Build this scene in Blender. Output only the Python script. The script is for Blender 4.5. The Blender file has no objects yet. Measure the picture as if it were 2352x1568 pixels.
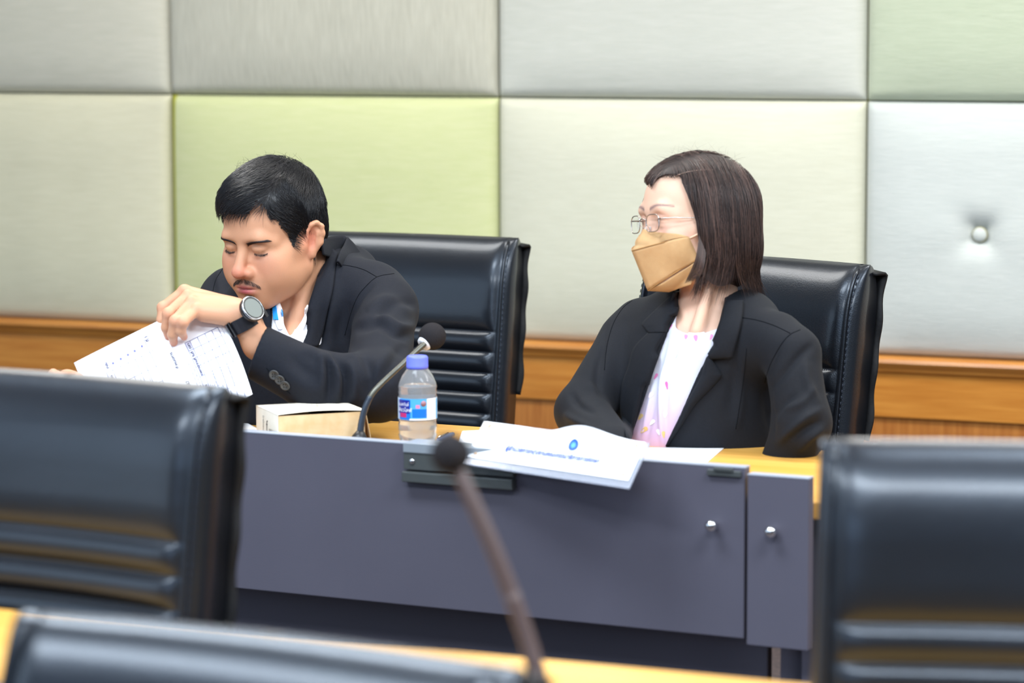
import bpy, bmesh, math, random
import numpy as np
from mathutils import Vector, Matrix
random.seed(7); np.random.seed(7)
SC = bpy.context.scene
COL = SC.collection
R = math.radians

# ---------------------------------------------------------------- camera
F = 6600.0                                   # focal length in px of a 2352 px wide frame
YAW, PITCH, ROLL = R(22.1), R(6.57), R(0.17)
CAM = Vector((0, 0, 1.5))
fwd = Vector((-math.sin(YAW)*math.cos(PITCH), math.cos(YAW)*math.cos(PITCH), -math.sin(PITCH)))
r0 = Vector((math.cos(YAW), math.sin(YAW), 0)); u0 = r0.cross(fwd)
RT = (r0*math.cos(ROLL) - u0*math.sin(ROLL)).normalized()
UP = RT.cross(fwd).normalized()
cd = bpy.data.cameras.new('camera'); cam = bpy.data.objects.new('camera', cd); COL.objects.link(cam)
cam.matrix_world = Matrix(((RT.x, UP.x, -fwd.x, CAM.x), (RT.y, UP.y, -fwd.y, CAM.y), (RT.z, UP.z, -fwd.z, CAM.z), (0, 0, 0, 1)))
cd.sensor_width = 36; cd.lens = F/2352*36; cd.clip_start = 0.1; cd.clip_end = 60
cd.dof.use_dof = True; cd.dof.focus_distance = 5.3; cd.dof.aperture_fstop = 3.4
SC.camera = cam

# ---------------------------------------------------------------- world, lights, exposure
w = bpy.data.worlds.new('world'); SC.world = w; w.use_nodes = True
w.node_tree.nodes['Background'].inputs[0].default_value = (0.72, 0.86, 1.0, 1)
w.node_tree.nodes['Background'].inputs[1].default_value = 0.38
SC.view_settings.view_transform = 'Standard'; SC.view_settings.look = 'None'
SC.view_settings.gamma = 1; SC.view_settings.use_curve_mapping = False
SC.view_settings.exposure = -0.13
def area(name, loc, sx, sy, power, col, target=None):
    l = bpy.data.lights.new(name, 'AREA'); l.shape = 'RECTANGLE'; l.size = sx; l.size_y = sy
    l.energy = power; l.color = col
    o = bpy.data.objects.new(name, l); COL.objects.link(o); o.location = loc
    d = Vector(target) - Vector(loc) if target else Vector((0, 0, -1))
    o.rotation_euler = d.to_track_quat('-Z', 'Y').to_euler()
    return o
for i, (lx, ly, p, c) in enumerate([(-3.2, 5.2, 38, (1, .97, .92)), (-1.2, 5.2, 52, (1, .98, .94)), (0.8, 5.2, 58, (1, .98, .95)),
                                 (-2.2, 3.2, 78, (.78, .89, 1)), (0.0, 3.2, 84, (.80, .90, 1)), (1.6, 3.4, 60, (.90, .95, 1)),
                                 (-2.6, 1.2, 70, (.80, .90, 1)), (-0.6, 1.3, 95, (.82, .91, 1))]):
    area('ceiling_lamp', (lx, ly, 2.74), 1.2, 0.6, p, c)

area('window_daylight', (-5.2, 1.2, 1.9), 3.0, 1.6, 42, (.62, .80, 1), (-1.0, 5.0, 1.0))
area('window_daylight', (-1.8, -1.8, 2.35), 4.0, 1.0, 42, (.46, .68, 1), (-1.2, 5.0, 1.0))
# ---------------------------------------------------------------- pixel <-> place
def ray(px, py):
    return fwd + RT*((px-1176)/F) - UP*((py-784)/F)
def at(px, py, d): return CAM + ray(px, py)*d
def onz(px, py, z):
    r = ray(px, py); return CAM + r*((z-CAM.z)/r.z)
def onplane(px, py, p, n):
    r = ray(px, py); return CAM + r*((p-CAM).dot(n)/r.dot(n))
def depth(p): return (p-CAM).dot(fwd)

# ---------------------------------------------------------------- materials
def lin(c):
    return tuple(((x/255)/12.92 if x/255 <= .04045 else ((x/255+.055)/1.055)**2.4) for x in c)
MATS = {}
def mat(name, col, rough=.5, spec=.5, metal=0, noise=None, bump=None, sheen=0, coat=0, trans=0, ior=1.45, alpha=1, sub=0, attr=None, emit=0):
    """col srgb 0-255; noise=(scale, col2, (sx,sy,sz), detail); bump=(kind, scale, strength, (sx,sy,sz))"""
    m = bpy.data.materials.new(name); m.use_nodes = True; nt = m.node_tree; N = nt.nodes; L = nt.links
    b = N['Principled BSDF']; c = lin(col)
    b.inputs['Base Color'].default_value = (*c, 1); b.inputs['Roughness'].default_value = rough
    b.inputs['Specular IOR Level'].default_value = spec; b.inputs['Metallic'].default_value = metal
    b.inputs['Sheen Weight'].default_value = sheen; b.inputs['Coat Weight'].default_value = coat
    b.inputs['Coat Roughness'].default_value = .15
    b.inputs['Transmission Weight'].default_value = trans; b.inputs['IOR'].default_value = ior; b.inputs['Alpha'].default_value = alpha
    if sub:
        b.inputs['Subsurface Weight'].default_value = sub; b.inputs['Subsurface Radius'].default_value = (.012, .005, .003)
        b.inputs['Subsurface Scale'].default_value = .6
    tc = N.new('ShaderNodeTexCoord')
    def tex(kind, scale, sc3, detail=3):
        mp = N.new('ShaderNodeMapping'); mp.inputs['Scale'].default_value = sc3; L.new(tc.outputs['Object'], mp.inputs[0])
        if kind == 'wave':
            t = N.new('ShaderNodeTexWave'); t.inputs['Scale'].default_value = scale; t.inputs['Distortion'].default_value = 1.5; o = t.outputs['Fac']
        elif kind == 'voronoi':
            t = N.new('ShaderNodeTexVoronoi'); t.inputs['Scale'].default_value = scale; o = t.outputs['Distance']
        else:
            t = N.new('ShaderNodeTexNoise'); t.inputs['Scale'].default_value = scale; t.inputs['Detail'].default_value = detail; o = t.outputs['Fac']
        L.new(mp.outputs[0], t.inputs['Vector']); return o
    src = None
    if attr:
        a = N.new('ShaderNodeVertexColor'); a.layer_name = attr; src = a.outputs['Color']; L.new(src, b.inputs['Base Color'])
    if noise:
        sc, c2, s3 = noise[:3]; o = tex('noise', sc, s3, noise[3] if len(noise) > 3 else 4)
        rp = N.new('ShaderNodeValToRGB'); rp.color_ramp.elements[0].position = .35; rp.color_ramp.elements[1].position = .65
        rp.color_ramp.elements[0].color = (*c, 1); rp.color_ramp.elements[1].color = (*lin(c2), 1)
        L.new(o, rp.inputs[0]); L.new(rp.outputs[0], b.inputs['Base Color'])
    if bump:
        last = None
        for k, sc, st, s3 in ([bump] if isinstance(bump[0], str) else bump):
            o = tex(k, sc, s3); bp = N.new('ShaderNodeBump'); bp.inputs['Strength'].default_value = st; bp.inputs['Distance'].default_value = .002
            L.new(o, bp.inputs['Height'])
            if last: L.new(last, bp.inputs['Normal'])
            last = bp.outputs[0]
        L.new(last, b.inputs['Normal'])
    if emit:
        b.inputs['Emission Color'].default_value = (*c, 1); b.inputs['Emission Strength'].default_value = emit
    MATS[name] = m
    return m

# ---------------------------------------------------------------- object helpers
def link(name, me, m=None, parent=None, smooth=True):
    o = bpy.data.objects.new(name, me); COL.objects.link(o)
    if m is not None:
        for x in (m if isinstance(m, (list, tuple)) else [m]): me.materials.append(x)
    if smooth is not None and hasattr(me, 'polygons') and len(me.polygons):
        me.polygons.foreach_set('use_smooth', [bool(smooth)]*len(me.polygons))
    if parent is not None:
        o.parent = parent; o.matrix_parent_inverse = parent.matrix_world.inverted() if False else Matrix()
    return o
def mesh(name, vs, fs, m=None, parent=None, smooth=True):
    me = bpy.data.meshes.new(name); me.from_pydata([tuple(v) for v in vs], [], [tuple(int(i) for i in f) for f in fs]); me.update()
    return link(name, me, m, parent, smooth)
def thing(name, label, cat, mw=None, group=None):
    o = bpy.data.objects.new(name, None); COL.objects.link(o); o.empty_display_size = .1
    if mw is not None: o.matrix_world = mw
    return tag(o, label, cat, group)
def tag(o, label=None, cat=None, group=None, kind=None):
    if label: o['label'] = label
    if cat: o['category'] = cat
    if group: o['group'] = group
    if kind: o['kind'] = kind
    return o
def local(parent, o):
    """o's mesh is in world coordinates: keep it in place under parent"""
    inv = parent.matrix_world.inverted()
    if hasattr(o.data, 'transform'): o.data.transform(inv)
    o.parent = parent
    return o
class MB:
    def __init__(s): s.v = []; s.f = []
    def add(s, vs, fs):
        n = len(s.v); s.v += [tuple(v) for v in vs]; s.f += [tuple(i+n for i in f) for f in fs]; return s
    def box(s, x0, x1, y0, y1, z0, z1, M=None):
        vs = [Vector((x, y, z)) for x in (x0, x1) for y in (y0, y1) for z in (z0, z1)]
        if M: vs = [M @ v for v in vs]
        return s.add(vs, [(0, 1, 3, 2), (4, 6, 7, 5), (0, 4, 5, 1), (2, 3, 7, 6), (0, 2, 6, 4), (1, 5, 7, 3)])
    def tube(s, pts, rad, n=12, cap=True, M=None):
        pts = [Vector(p) for p in pts]; rad = rad if hasattr(rad, '__len__') else [rad]*len(pts)
        vs = []; fs = []; ref = None
        for i, p in enumerate(pts):
            t = (pts[min(i+1, len(pts)-1)] - pts[max(i-1, 0)]).normalized()
            if ref is None: ref = t.orthogonal().normalized()
            ref = (ref - t*ref.dot(t)).normalized(); b = t.cross(ref)
            for k in range(n):
                a = 2*math.pi*k/n; q = p + (ref*math.cos(a)+b*math.sin(a))*rad[i]
                vs.append(M @ q if M else q)
        for i in range(len(pts)-1):
            for k in range(n):
                fs.append((i*n+k, i*n+(k+1) % n, (i+1)*n+(k+1) % n, (i+1)*n+k))
        if cap: fs.append(tuple(range(n))[::-1]); fs.append(tuple((len(pts)-1)*n+k for k in range(n)))
        return s.add(vs, fs)
    def lathe(s, prof, n=32, M=None):
        """prof [(r,z)]"""
        vs = [Vector((r*math.cos(2*math.pi*k/n), r*math.sin(2*math.pi*k/n), z)) for r, z in prof for k in range(n)]
        if M: vs = [M @ v for v in vs]
        fs = [(i*n+k, i*n+(k+1) % n, (i+1)*n+(k+1) % n, (i+1)*n+k) for i in range(len(prof)-1) for k in range(n)]
        fs.append(tuple(range(n))[::-1]); fs.append(tuple((len(prof)-1)*n+k for k in range(n)))
        return s.add(vs, fs)
    def ball(s, c, rx, ry=None, rz=None, n=20, M=None):
        ry = ry or rx; rz = rz or rx; vs = []; c = Vector(c)
        for i in range(n+1):
            for k in range(2*n):
                a = math.pi*i/n; b = math.pi*k/n
                q = c + Vector((rx*math.sin(a)*math.cos(b), ry*math.sin(a)*math.sin(b), rz*math.cos(a))); vs.append(M @ q if M else q)
        fs = [(i*2*n+k, (i+1)*2*n+k, (i+1)*2*n+(k+1) % (2*n), i*2*n+(k+1) % (2*n)) for i in range(n) for k in range(2*n)]
        return s.add(vs, fs)
    def grid(s, fn, nu, nv):
        vs = [fn(i/nu, j/nv) for i in range(nu+1) for j in range(nv+1)]
        fs = [(i*(nv+1)+j, (i+1)*(nv+1)+j, (i+1)*(nv+1)+j+1, i*(nv+1)+j+1) for i in range(nu) for j in range(nv)]
        return s.add(vs, fs)
    def build(s, name, m=None, parent=None, smooth=False, bevel=0, seg=2, weld=0):
        o = mesh(name, s.v, s.f, m, parent, smooth)
        if weld:
            bm = bmesh.new(); bm.from_mesh(o.data); bmesh.ops.remove_doubles(bm, verts=bm.verts, dist=weld)
            bmesh.ops.recalc_face_normals(bm, faces=bm.faces); bm.to_mesh(o.data); bm.free()
            o.data.polygons.foreach_set('use_smooth', [bool(smooth)]*len(o.data.polygons))
        if bevel:
            md = o.modifiers.new('bevel', 'BEVEL'); md.width = bevel; md.segments = seg; md.limit_method = 'ANGLE'; md.angle_limit = R(40)
        return o
def solid(o, t, off=-1):
    md = o.modifiers.new('solid', 'SOLIDIFY'); md.thickness = t; md.offset = off; return o
def smoothstep(x, a=0., b=1.):
    t = min(1, max(0, (x-a)/(b-a))); return t*t*(3-2*t)
def TR(p, rz=0): return Matrix.Translation(Vector(p)) @ Matrix.Rotation(rz, 4, 'Z')
def text_mesh(s, size, bold=0):
    """flat lettering as (verts, faces), centred, lying in XY"""
    cu = bpy.data.curves.new('t', 'FONT'); cu.body = s; cu.size = size; cu.align_x = 'CENTER'; cu.align_y = 'CENTER'; cu.resolution_u = 2; cu.offset = bold
    o = bpy.data.objects.new('t', cu); COL.objects.link(o)
    me = o.evaluated_get(bpy.context.evaluated_depsgraph_get()).to_mesh()
    vs = [v.co.copy() for v in me.vertices]; fs = [tuple(p.vertices) for p in me.polygons]
    bpy.data.objects.remove(o); bpy.data.curves.remove(cu)
    return vs, fs

# ================================================================ THE ROOM
WALLP = at(1176, 500, 7.1); WY = WALLP.y
WN = Vector((0, -1, 0))
def onwall(px, py): return onplane(px, py, Vector((0, WY, 0)), WN)
xs = [onwall(-420, 400).x, onwall(388, 400).x, onwall(1139.5, 400).x, onwall(1984, 400).x, onwall(2530, 400).x, onwall(3300, 400).x]
zb = onwall(1300, 786).z; zt = onwall(1139, 224).z; ph = zt-zb
m_cream = mat('wall_paint', (214, 214, 204), .8, .3, noise=(30, (206, 206, 196), (1, 1, 1)))
m_gap = mat('wall_backing', (96, 92, 50), .9, .1, noise=(20, (84, 80, 44), (1, 1, 1)))
MB().box(-6.5, 4.5, WY+.04, WY+.2, 0, 3.0).build('wall_back', m_cream).__setitem__('kind', 'structure')
MB().box(xs[0], xs[4], WY+.03, WY+.05, zb-.05, zb+2*ph+.002).build('trim_4', m_gap).__setitem__('kind', 'structure')
m_ceil = mat('ceiling_tile', (238, 238, 234), .9, .2, bump=('noise', 300, .2, (1, 1, 1)))
MB().box(-6.5, 4.5, -.6, WY+.2, 2.8, 2.95).build('ceiling', m_ceil).__setitem__('kind', 'structure')
m_floor = mat('carpet', (96, 88, 88), .95, .1, noise=(60, (74, 70, 74), (1, 1, 1)), bump=('noise', 400, .5, (1, 1, 1)))
MB().box(-6.5, 4.5, -2.5, WY+.2, -.1, 0).build('floor', m_floor).__setitem__('kind', 'structure')

def fabric(name, col, c2, vert, st=.5):
    s3 = (6, 1, .35) if vert else (.35, 1, 6)
    m = mat(name, col, .62, .35, noise=(42, c2, s3, 6), bump=[('noise', 90, st, s3), ('noise', 700, .25, (1, 1, 1)), ('noise', 38, .12, (.3, 1, 3))], sheen=.3)
    return m
panels = [
 (0, 0, (211, 207, 180), (204, 200, 172), False, 'pale olive padded fabric wall panel, lower row, at the left edge'),
 (1, 0, (206, 209, 160), (199, 204, 150), False, 'yellow green padded fabric wall panel directly behind the bowed man'),
 (2, 0, (211, 210, 190), (205, 204, 183), False, 'pale green padded fabric wall panel directly behind the masked woman'),
 (3, 0, (198, 202, 197), (191, 196, 191), False, 'silvery grey padded wall panel with a single tufted button'),
 (0, 1, (203, 200, 184), (195, 193, 176), False, 'cream grey padded wall panel, upper row, in the top left corner'),
 (1, 1, (196, 194, 178), (182, 180, 164), True, 'beige padded wall panel with vertical grain, upper row above the man'),
 (2, 1, (202, 203, 193), (195, 197, 186), False, 'light grey padded wall panel, upper row above the masked woman'),
 (3, 1, (186, 194, 170), (178, 187, 162), False, 'sage green padded wall panel, upper row in the top right corner'),
]
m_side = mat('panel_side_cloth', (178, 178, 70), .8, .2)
for (ci, ri, c1, c2, vert, lab) in panels:
    x0, x1 = xs[ci]+.002, xs[ci+1]-.002; z0 = zb+ri*ph+.0015; z1 = zb+(ri+1)*ph-.0015
    T = .050; cx = (x0+x1)/2; cz = (z0+z1)/2; W = x1-x0; H = z1-z0
    btn = (ci, ri) == (3, 0)
    bp = onwall(2253, 538); bx, bz = bp.x, bp.z
    rs = random.Random(ci*7+ri)
    rip = [(rs.uniform(0, 6), rs.uniform(6, 16), rs.uniform(.0003, .0012)) for _ in range(5)]
    nu, nv = (150, 110) if btn else (96, 64)
    def edge(t, w):                                   # clustered parameter near both rims
        return t + .12*math.sin(2*math.pi*t)*-1*.9 if False else .5-.5*math.cos(math.pi*t)*abs(math.cos(math.pi*t))**-.35 if False else t
    def clu(t):                                       # more vertices near the rims
        return .5+.5*math.copysign(1-(1-abs(2*t-1))**1.7, 2*t-1)
    def fn(a, b):
        u = clu(a) if not btn else a*.45+.55*clu(a); v = clu(b) if not btn else b*.45+.55*clu(b)
        x = x0+u*W; z = z0+v*H
        dx = min(x-x0, x1-x); dz = min(z-z0, z1-z)
        def pr(d, rr): return math.sqrt(max(0, 1-(1-min(d/rr, 1))**2.6))
        h = T*(.45+.55*(1-(2*u-1)**6)*(1-(2*v-1)**4))*pr(dx, .028)*pr(dz, .028)
        h += .010*(1-(2*u-1)**2)*(1-(2*v-1)**2)
        for k, (p, f, am) in enumerate(rip): h += am*math.sin(p+f*(x if k % 2 else z)*2)*min(1, dx*8)*min(1, dz*8)
        if btn:
            ddx, ddz = x-bx, z-bz; r = math.hypot(ddx, ddz); th = math.atan2(ddz, ddx)
            fold = .5+.5*math.cos(4*th+.25)
            h -= .038*math.exp(-(r/.034)**1.6) + .010*math.exp(-r/.06)*(1-fold*.85)
        return (x, WY+.028-h, z)
    P = thing('padded_wall_panel', lab, 'wall panel', TR((cx, WY+.028, cz)), 'padded wall panels')
    g = MB().grid(fn, nu, nv); o = g.build('upholstery', fabric('fabric_%d%d' % (ci, ri), c1, c2, vert), P, True)
    if (ci, ri) == (1, 0):                            # left rim seen steeply: its lack of sheen is painted in as deeper yellow
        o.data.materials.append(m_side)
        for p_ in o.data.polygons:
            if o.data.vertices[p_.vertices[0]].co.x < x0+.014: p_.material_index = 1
    o.data.transform(P.matrix_world.inverted())
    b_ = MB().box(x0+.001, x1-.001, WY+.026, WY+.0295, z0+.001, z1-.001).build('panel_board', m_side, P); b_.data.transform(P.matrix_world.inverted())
    if btn:
        B = MB().ball((bx, WY+.028-.040, bz), .0165, .009, .0165, 16)
        o = B.build('button', MATS['fabric_30'], P, True); o.data.transform(P.matrix_world.inverted())
        B = MB().lathe([(.0165, 0), (.0185, .001), (.0188, .003), (.017, .005)], 32, Matrix.Translation((bx, WY+.028-.036, bz)) @ Matrix.Rotation(R(90), 4, 'X'))
        o = B.build('button_rim', mat('button_rim', (150, 146, 110), .6), P, True); o.data.transform(P.matrix_world.inverted())
MB().box(-6.5, 4.5, WY-.01, WY+.03, zt+ph+.002, 3.0).build('wall_back_upper', m_cream)
bpy.data.objects['wall_back_upper']['kind'] = 'structure'; bpy.data.objects['wall_back_upper'].name = 'wall_back_above'

def wood(name, c1, c2, s3, rough=.28, sc=9):
    return mat(name, c1, rough, .5, noise=(sc, c2, s3, 8), bump=('noise', 60, .06, s3), coat=.35)
m_w_h = wood('wainscot_rail_wood', (196, 132, 58), (178, 112, 44), (.5, 1, 9))
m_w_v = wood('wainscot_board_wood', (182, 120, 60), (160, 98, 46), (9, 1, .5))
zr = onwall(1300, 788).z; zl = onwall(1230, 916).z
# cap moulding: a profile run along the wall
prof = [(.03, zr+.004), (-.022, zr+.004), (-.030, zr-.002), (-.032, zr-.010), (-.026, zr-.018), (-.020, zr-.024), (-.017, zr-.032), (-.010, zr-.036), (.03, zr-.036)]
g = MB(); n = len(prof)
g.add([(x, WY+y, z) for x in (-6.5, 4.5) for y, z in prof], [(i, i+1, n+i+1, n+i) for i in range(n-1)])
g.build('trim_1', m_w_h, None, False)['kind'] = 'structure'
MB().box(-6.5, 4.5, WY-.008, WY+.03, zl, zr-.034).build('trim_2', m_w_h, bevel=.003)['kind'] = 'structure'
MB().box(-6.5, 4.5, WY+.002, WY+.03, 0.1, zl+.01).build('trim_3', m_w_v)['kind'] = 'structure'
MB().box(-6.5, 4.5, WY-.012, WY+.03, 0, .1).build('baseboard_back', m_w_h)['kind'] = 'structure'
# ================================================================ CHAIRS
m_leather = mat('black_leather', (13, 15, 20), .34, .5, noise=(7, (16, 18, 24), (1, 1, 1)), bump=[('voronoi', 420, .08, (1, 1, 1)), ('noise', 9, .3, (1, 1, 2.2)), ('noise', 60, .1, (1, 1, 1))], coat=.25)
m_leather.node_tree.nodes['Principled BSDF'].inputs['Specular Tint'].default_value = (.72, .84, 1, 1)
m_thread = mat('seam_thread', (44, 50, 62), .8, .2)
m_shell = mat('back_cover_cloth', (14, 15, 18), .6, .3, bump=('noise', 60, .5, (1, 1, 1)))
m_metal = mat('dark_metal', (40, 40, 44), .35, .5, metal=.8)
CW, CT, CH, CZ0 = .53, .085, 1.035, .44          # back width, thickness, top height, bottom height
RIB0, RIB = .190, .0415                          # length of plain top pad, rib pitch
def back_pt(u, s, h, lean):
    """u across -1..1, s metres down from the top edge, h outwards (towards the sitter)"""
    L = CH-CZ0; zl = L-s
    y = .03 + lean*zl + .05*(zl/L)**2*0 + .022*(1-u*u)     # slight wrap: sides forward
    return Vector((u*CW/2*(1-.03*(1-s/L)), y-h, CZ0+zl))
def rib_h(s, u):
    e = max(0, 1-((abs(u)-.0)/.885)**14) if abs(u) < .885 else 0
    if s < RIB0: base = .010*math.sqrt(max(0, 1-(1-min(s/.07, 1))**2)); t = (RIB0-s)/.05; base *= math.sqrt(max(0, 1-(1-min(t, 1))**2)) ; return base*1.0*e**.5 + .0
    k = (s-RIB0)/RIB; f = k-math.floor(k)
    return .013*math.sqrt(max(0, 1-(2*(f**.8)-1)**2))*e**.5
def make_chair():
    t = thing('office_chair', 'x', 'chair')
    lean = .17; L = CH-CZ0
    # closed padded back: rows wrap over the top edge
    us = [-1+2*i/64 for i in range(65)]; us = [math.copysign(1-(1-abs(q))**1.5, q) for q in us]
    ss = [k*L/220 for k in range(221)]
    vs = []; fs = []
    def front(u, s):
        d = (1-abs(u))*CW/2; rr = .03
        e = math.sqrt(max(0, 1-(1-min(d/rr, 1))**2))
        tp = math.sqrt(max(0, 1-(1-min(s/.105, 1))**2))
        groove = -.004*math.exp(-((abs(u)-.915)/.012)**2)
        h = (CT/2)*(.35+.65*e)*tp*1.0 + rib_h(s, u) + groove
        return back_pt(u, s, h, lean)
    def rear(u, s):
        tp = math.sqrt(max(0, 1-(1-min(s/.105, 1))**2))
        return back_pt(u, s, -(CT/2)*.9*tp, lean)
    g = MB(); nU = len(us); nS = len(ss)
    vs = [front(u, s) for s in ss for u in us]
    fs = [(i*nU+k, i*nU+k+1, (i+1)*nU+k+1, (i+1)*nU+k) for i in range(nS-1) for k in range(nU-1)]
    o = len(vs); s2 = ss[::8]
    if s2[-1] != ss[-1]: s2.append(ss[-1])
    g.add(vs, fs)
    # rear and sides as a coarser sheet closed on the same rim
    ring = []
    for s in ss:
        ring.append([front(us[-1], s), rear(.985, s), rear(.5, s), rear(0, s), rear(-.5, s), rear(-.985, s), front(us[0], s)])
    g.add([p for r_ in ring for p in r_], [(i*7+k, i*7+k+1, (i+1)*7+k+1, (i+1)*7+k) for i in range(nS-1) for k in range(6)])
    g.build('backrest', m_leather, t, True, weld=.0004)
    # piping along both side seams, stitches along it
    for sg in (-1, 1):
        pip = MB(); st = MB()
        pts = [front(sg*.935, s)+Vector((0, -.001, 0)) for s in ss[3::4]]
        pip.tube(pts, .0035, 8)
        for i in range(1, len(pts)-1):
            st.tube([pts[i]+Vector((sg*.0065, 0, 0)), pts[i].lerp(pts[i+1], .55)+Vector((sg*.0065, 0, 0))], .0009, 5)
        pip.build('piping', m_leather, t, True); st.build('stitching', m_thread, t, True)
    st = MB()                                                     # stitches along each rib seam
    k = 0
    while RIB0+k*RIB < L-.02:
        s = RIB0+k*RIB
        for i in range(90):
            u = -.87+1.74*i/90
            st.tube([front(u, s+.0005)+Vector((0, -.0012, .0)), front(u+.011, s+.0005)+Vector((0, -.0012, 0))], .0007, 4)
        k += 1
    st.build('rib_stitching', m_thread, t, True)
    # loose cover hooked over the rear of the back
    cov = MB()
    def cf(a, b):
        u = -.97+1.985*a; q = b*.335
        if q < .03: p = back_pt(u, .014, -.01-.031*q/.03, lean)
        else: p = back_pt(u, q-.012, -.041-.003*abs(u)**6, lean)
        wv = max(0, u-.9)/.15
        return p+Vector((.003*wv*math.sin(23*b), wv*.004+.003*wv*math.sin(17*b), -.006*wv*(1 if q < .03 else .3)))
    cov.grid(cf, 40, 40); o = cov.build('rear_cover', m_shell, t, True); solid(o, .005, 0)
    # seat, arms-free swivel base
    s = MB()
    def sf(a, b):
        th = 2*math.pi*a; c_, s_ = math.cos(th), math.sin(th)
        ex = abs(c_)**.5*math.copysign(1, c_); ey = abs(s_)**.5*math.copysign(1, s_)
        k = math.sin(math.pi*b)**.35; return (ex*.26*k, -.22+ey*.25*k, .43-.055*math.cos(math.pi*b)*1.0)
    s.grid(sf, 48, 20); s.build('seat', m_leather, t, True)
    c_ = MB().tube([(0, -.2, .14), (0, -.2, .38)], [.028, .026], 20); c_.box(-.09, .09, -.32, -.08, .36, .385)
    c_.box(-.03, .03, -.16, .07, .355, .375).box(-.03, .03, .05, .07, .36, .56)
    c_.build('column', m_metal, t, False)
    for k in range(5):
        a = 2*math.pi*k/5+.3; b = MB(); e = Vector((math.cos(a)*.29, -.2+math.sin(a)*.29, .075))
        b.tube([(0, -.2, .12), e], [.022, .013], 10).ball(e-Vector((0, 0, .045)), .014, .028, .028, 8)
        b.build('leg', m_metal, t, True)
    return t
def children(o): return [x for x in bpy.data.objects if x.parent == o]
def place_chair(first, corner, side, px, py, d, a, label, group, z=None):
    """put the back's top corner (side -1/+1) at a pixel and depth"""
    if first is None: c = chair0
    else:
        c = first.copy(); COL.objects.link(c)
        for ch in children(first):
            q = ch.copy(); COL.objects.link(q); q.parent = c
    rz = YAW-R(a)
    drop = z or 0; p = onz(px, py, CH-drop); loc = Matrix.Rotation(rz, 4, 'Z') @ Vector((side*CW/2*.97, .03+.17*(CH-CZ0), 0))
    c.matrix_world = TR((p.x-loc.x, p.y-loc.y, 0), rz)
    if drop:                                          # gas lift let down: everything above the castors sits lower
        for ch in children(c):
            if not ch.name.startswith('leg'): ch.location.z -= drop
    c['label'] = label; c['group'] = group; c['category'] = 'chair'
    return c
chair0 = make_chair()
bpy.context.view_layer.update()
G = 'black leather office chairs'
place_chair(None, 0, 1, 1192, 546, 5.75, 25, 'black leather chair with ribbed back behind the bowed man', G)
place_chair(chair0, 0, 1, 2000, 608, 5.33, 42, 'black leather chair with ribbed back behind the masked woman', G)
place_chair(chair0, 0, 1, 520, 886, 3.62, 28, 'blurred empty black leather chair at the left edge, in front of the desk', G)
place_chair(chair0, 0, -1, 1885, 1006, 3.22, 11, 'blurred empty black leather chair in the lower right corner', G)
place_chair(chair0, 0, -1, 42, 1402, 2.18, 27, 'very blurred black chair top in the nearest foreground, bottom left', G, z=.075)

# ================================================================ DESKS
DA = YAW-R(26.2)                                  # heading of the desk rows
m_desk = mat('grey_laminate', (82, 80, 92), .55, .35, noise=(3, (78, 76, 88), (1, 1, 1)), bump=('noise', 500, .12, (1, 1, 1)))
m_edge = mat('panel_edge_band', (150, 156, 168), .4, .5)
m_top = mat('desktop_wood', (236, 180, 92), .32, .45, noise=(7, (224, 164, 74), (.4, 7, 1), 8), coat=.3)
m_alu = mat('socket_box_metal', (74, 78, 78), .45, .5, metal=.3)
m_chrome = mat('chrome', (225, 225, 228), .12, .5, metal=1)
P0 = onz(1715, 1075, .80)                         # seam between long panel and end panel
def desk_frame(p): return TR((p.x, p.y, 0), DA)
D1 = desk_frame(P0)
D1i = D1.inverted()
def d1(p): return D1i @ p
LEFT = d1(onz(-700, 950, .8)).x; RIGHT = d1(onz(1872, 1088, .795)).x
pz = lambda px, py: (D1i @ onplane(px, py, P0, (D1.to_3x3() @ Vector((0, -1, 0))))).z
zlow = pz(1150, 1411); zlow2 = pz(1780, 1486)
desk = thing('conference_desk', 'long dark grey conference desk with honey wood top where both people sit', 'desk', D1)
b = MB().box(LEFT, -.003, 0, .022, zlow, .80).build('modesty_panel', m_desk, desk, bevel=.0015)
b = MB().box(LEFT, -.003, -.0005, .0225, .7995, .8012).build('panel_edge', m_edge, desk); b['label'] = 'pale grey edge band'
b = MB().box(.003, RIGHT, -.004, .018, zlow2, .795-.004).build('end_panel', m_desk, desk, bevel=.0015)
b = MB().box(.003, RIGHT, -.0045, .0185, .7905, .792).build('end_panel_edge', m_edge, desk); b['label'] = 'pale grey edge band'
b = MB().box(LEFT, -.01, .12, .14, .05, .74).box(.02, RIGHT-.03, .10, .12, .05, .74).build('lower_panel', m_desk, desk)
b = MB().box(LEFT, RIGHT+.012, .03, .53, .722, .75).build('tabletop', m_top, desk, bevel=.003)
b = MB().box(RIGHT-.04, RIGHT-.015, .08, .5, 0, .722).build('desk_leg', m_desk, desk)
b = MB().box(LEFT, LEFT+.03, .08, .5, 0, .722).build('desk_leg', m_desk, desk)
def knob(px, py, par, fr):
    p = fr.inverted() @ onplane(px, py, fr @ Vector((0, 0, .8)), fr.to_3x3() @ Vector((0, -1, 0)))
    k = MB().lathe([(.004, 0), (.004, .006), (.0088, .009), (.0098, .014), (.0085, .019), (.004, .022), (.0005, .0225)], 28, Matrix.Translation((p.x, -.003, p.z)) @ Matrix.Rotation(R(90), 4, 'X'))
    return k.build('knob', m_chrome, par, True)
for px, py in ((1643, 1203), (1779, 1217)):
    k = knob(px, py, desk, D1); k['label'] = 'round chrome knob'
c = d1(onplane(1668, 1078, P0, D1.to_3x3() @ Vector((0, -1, 0))))
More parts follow.
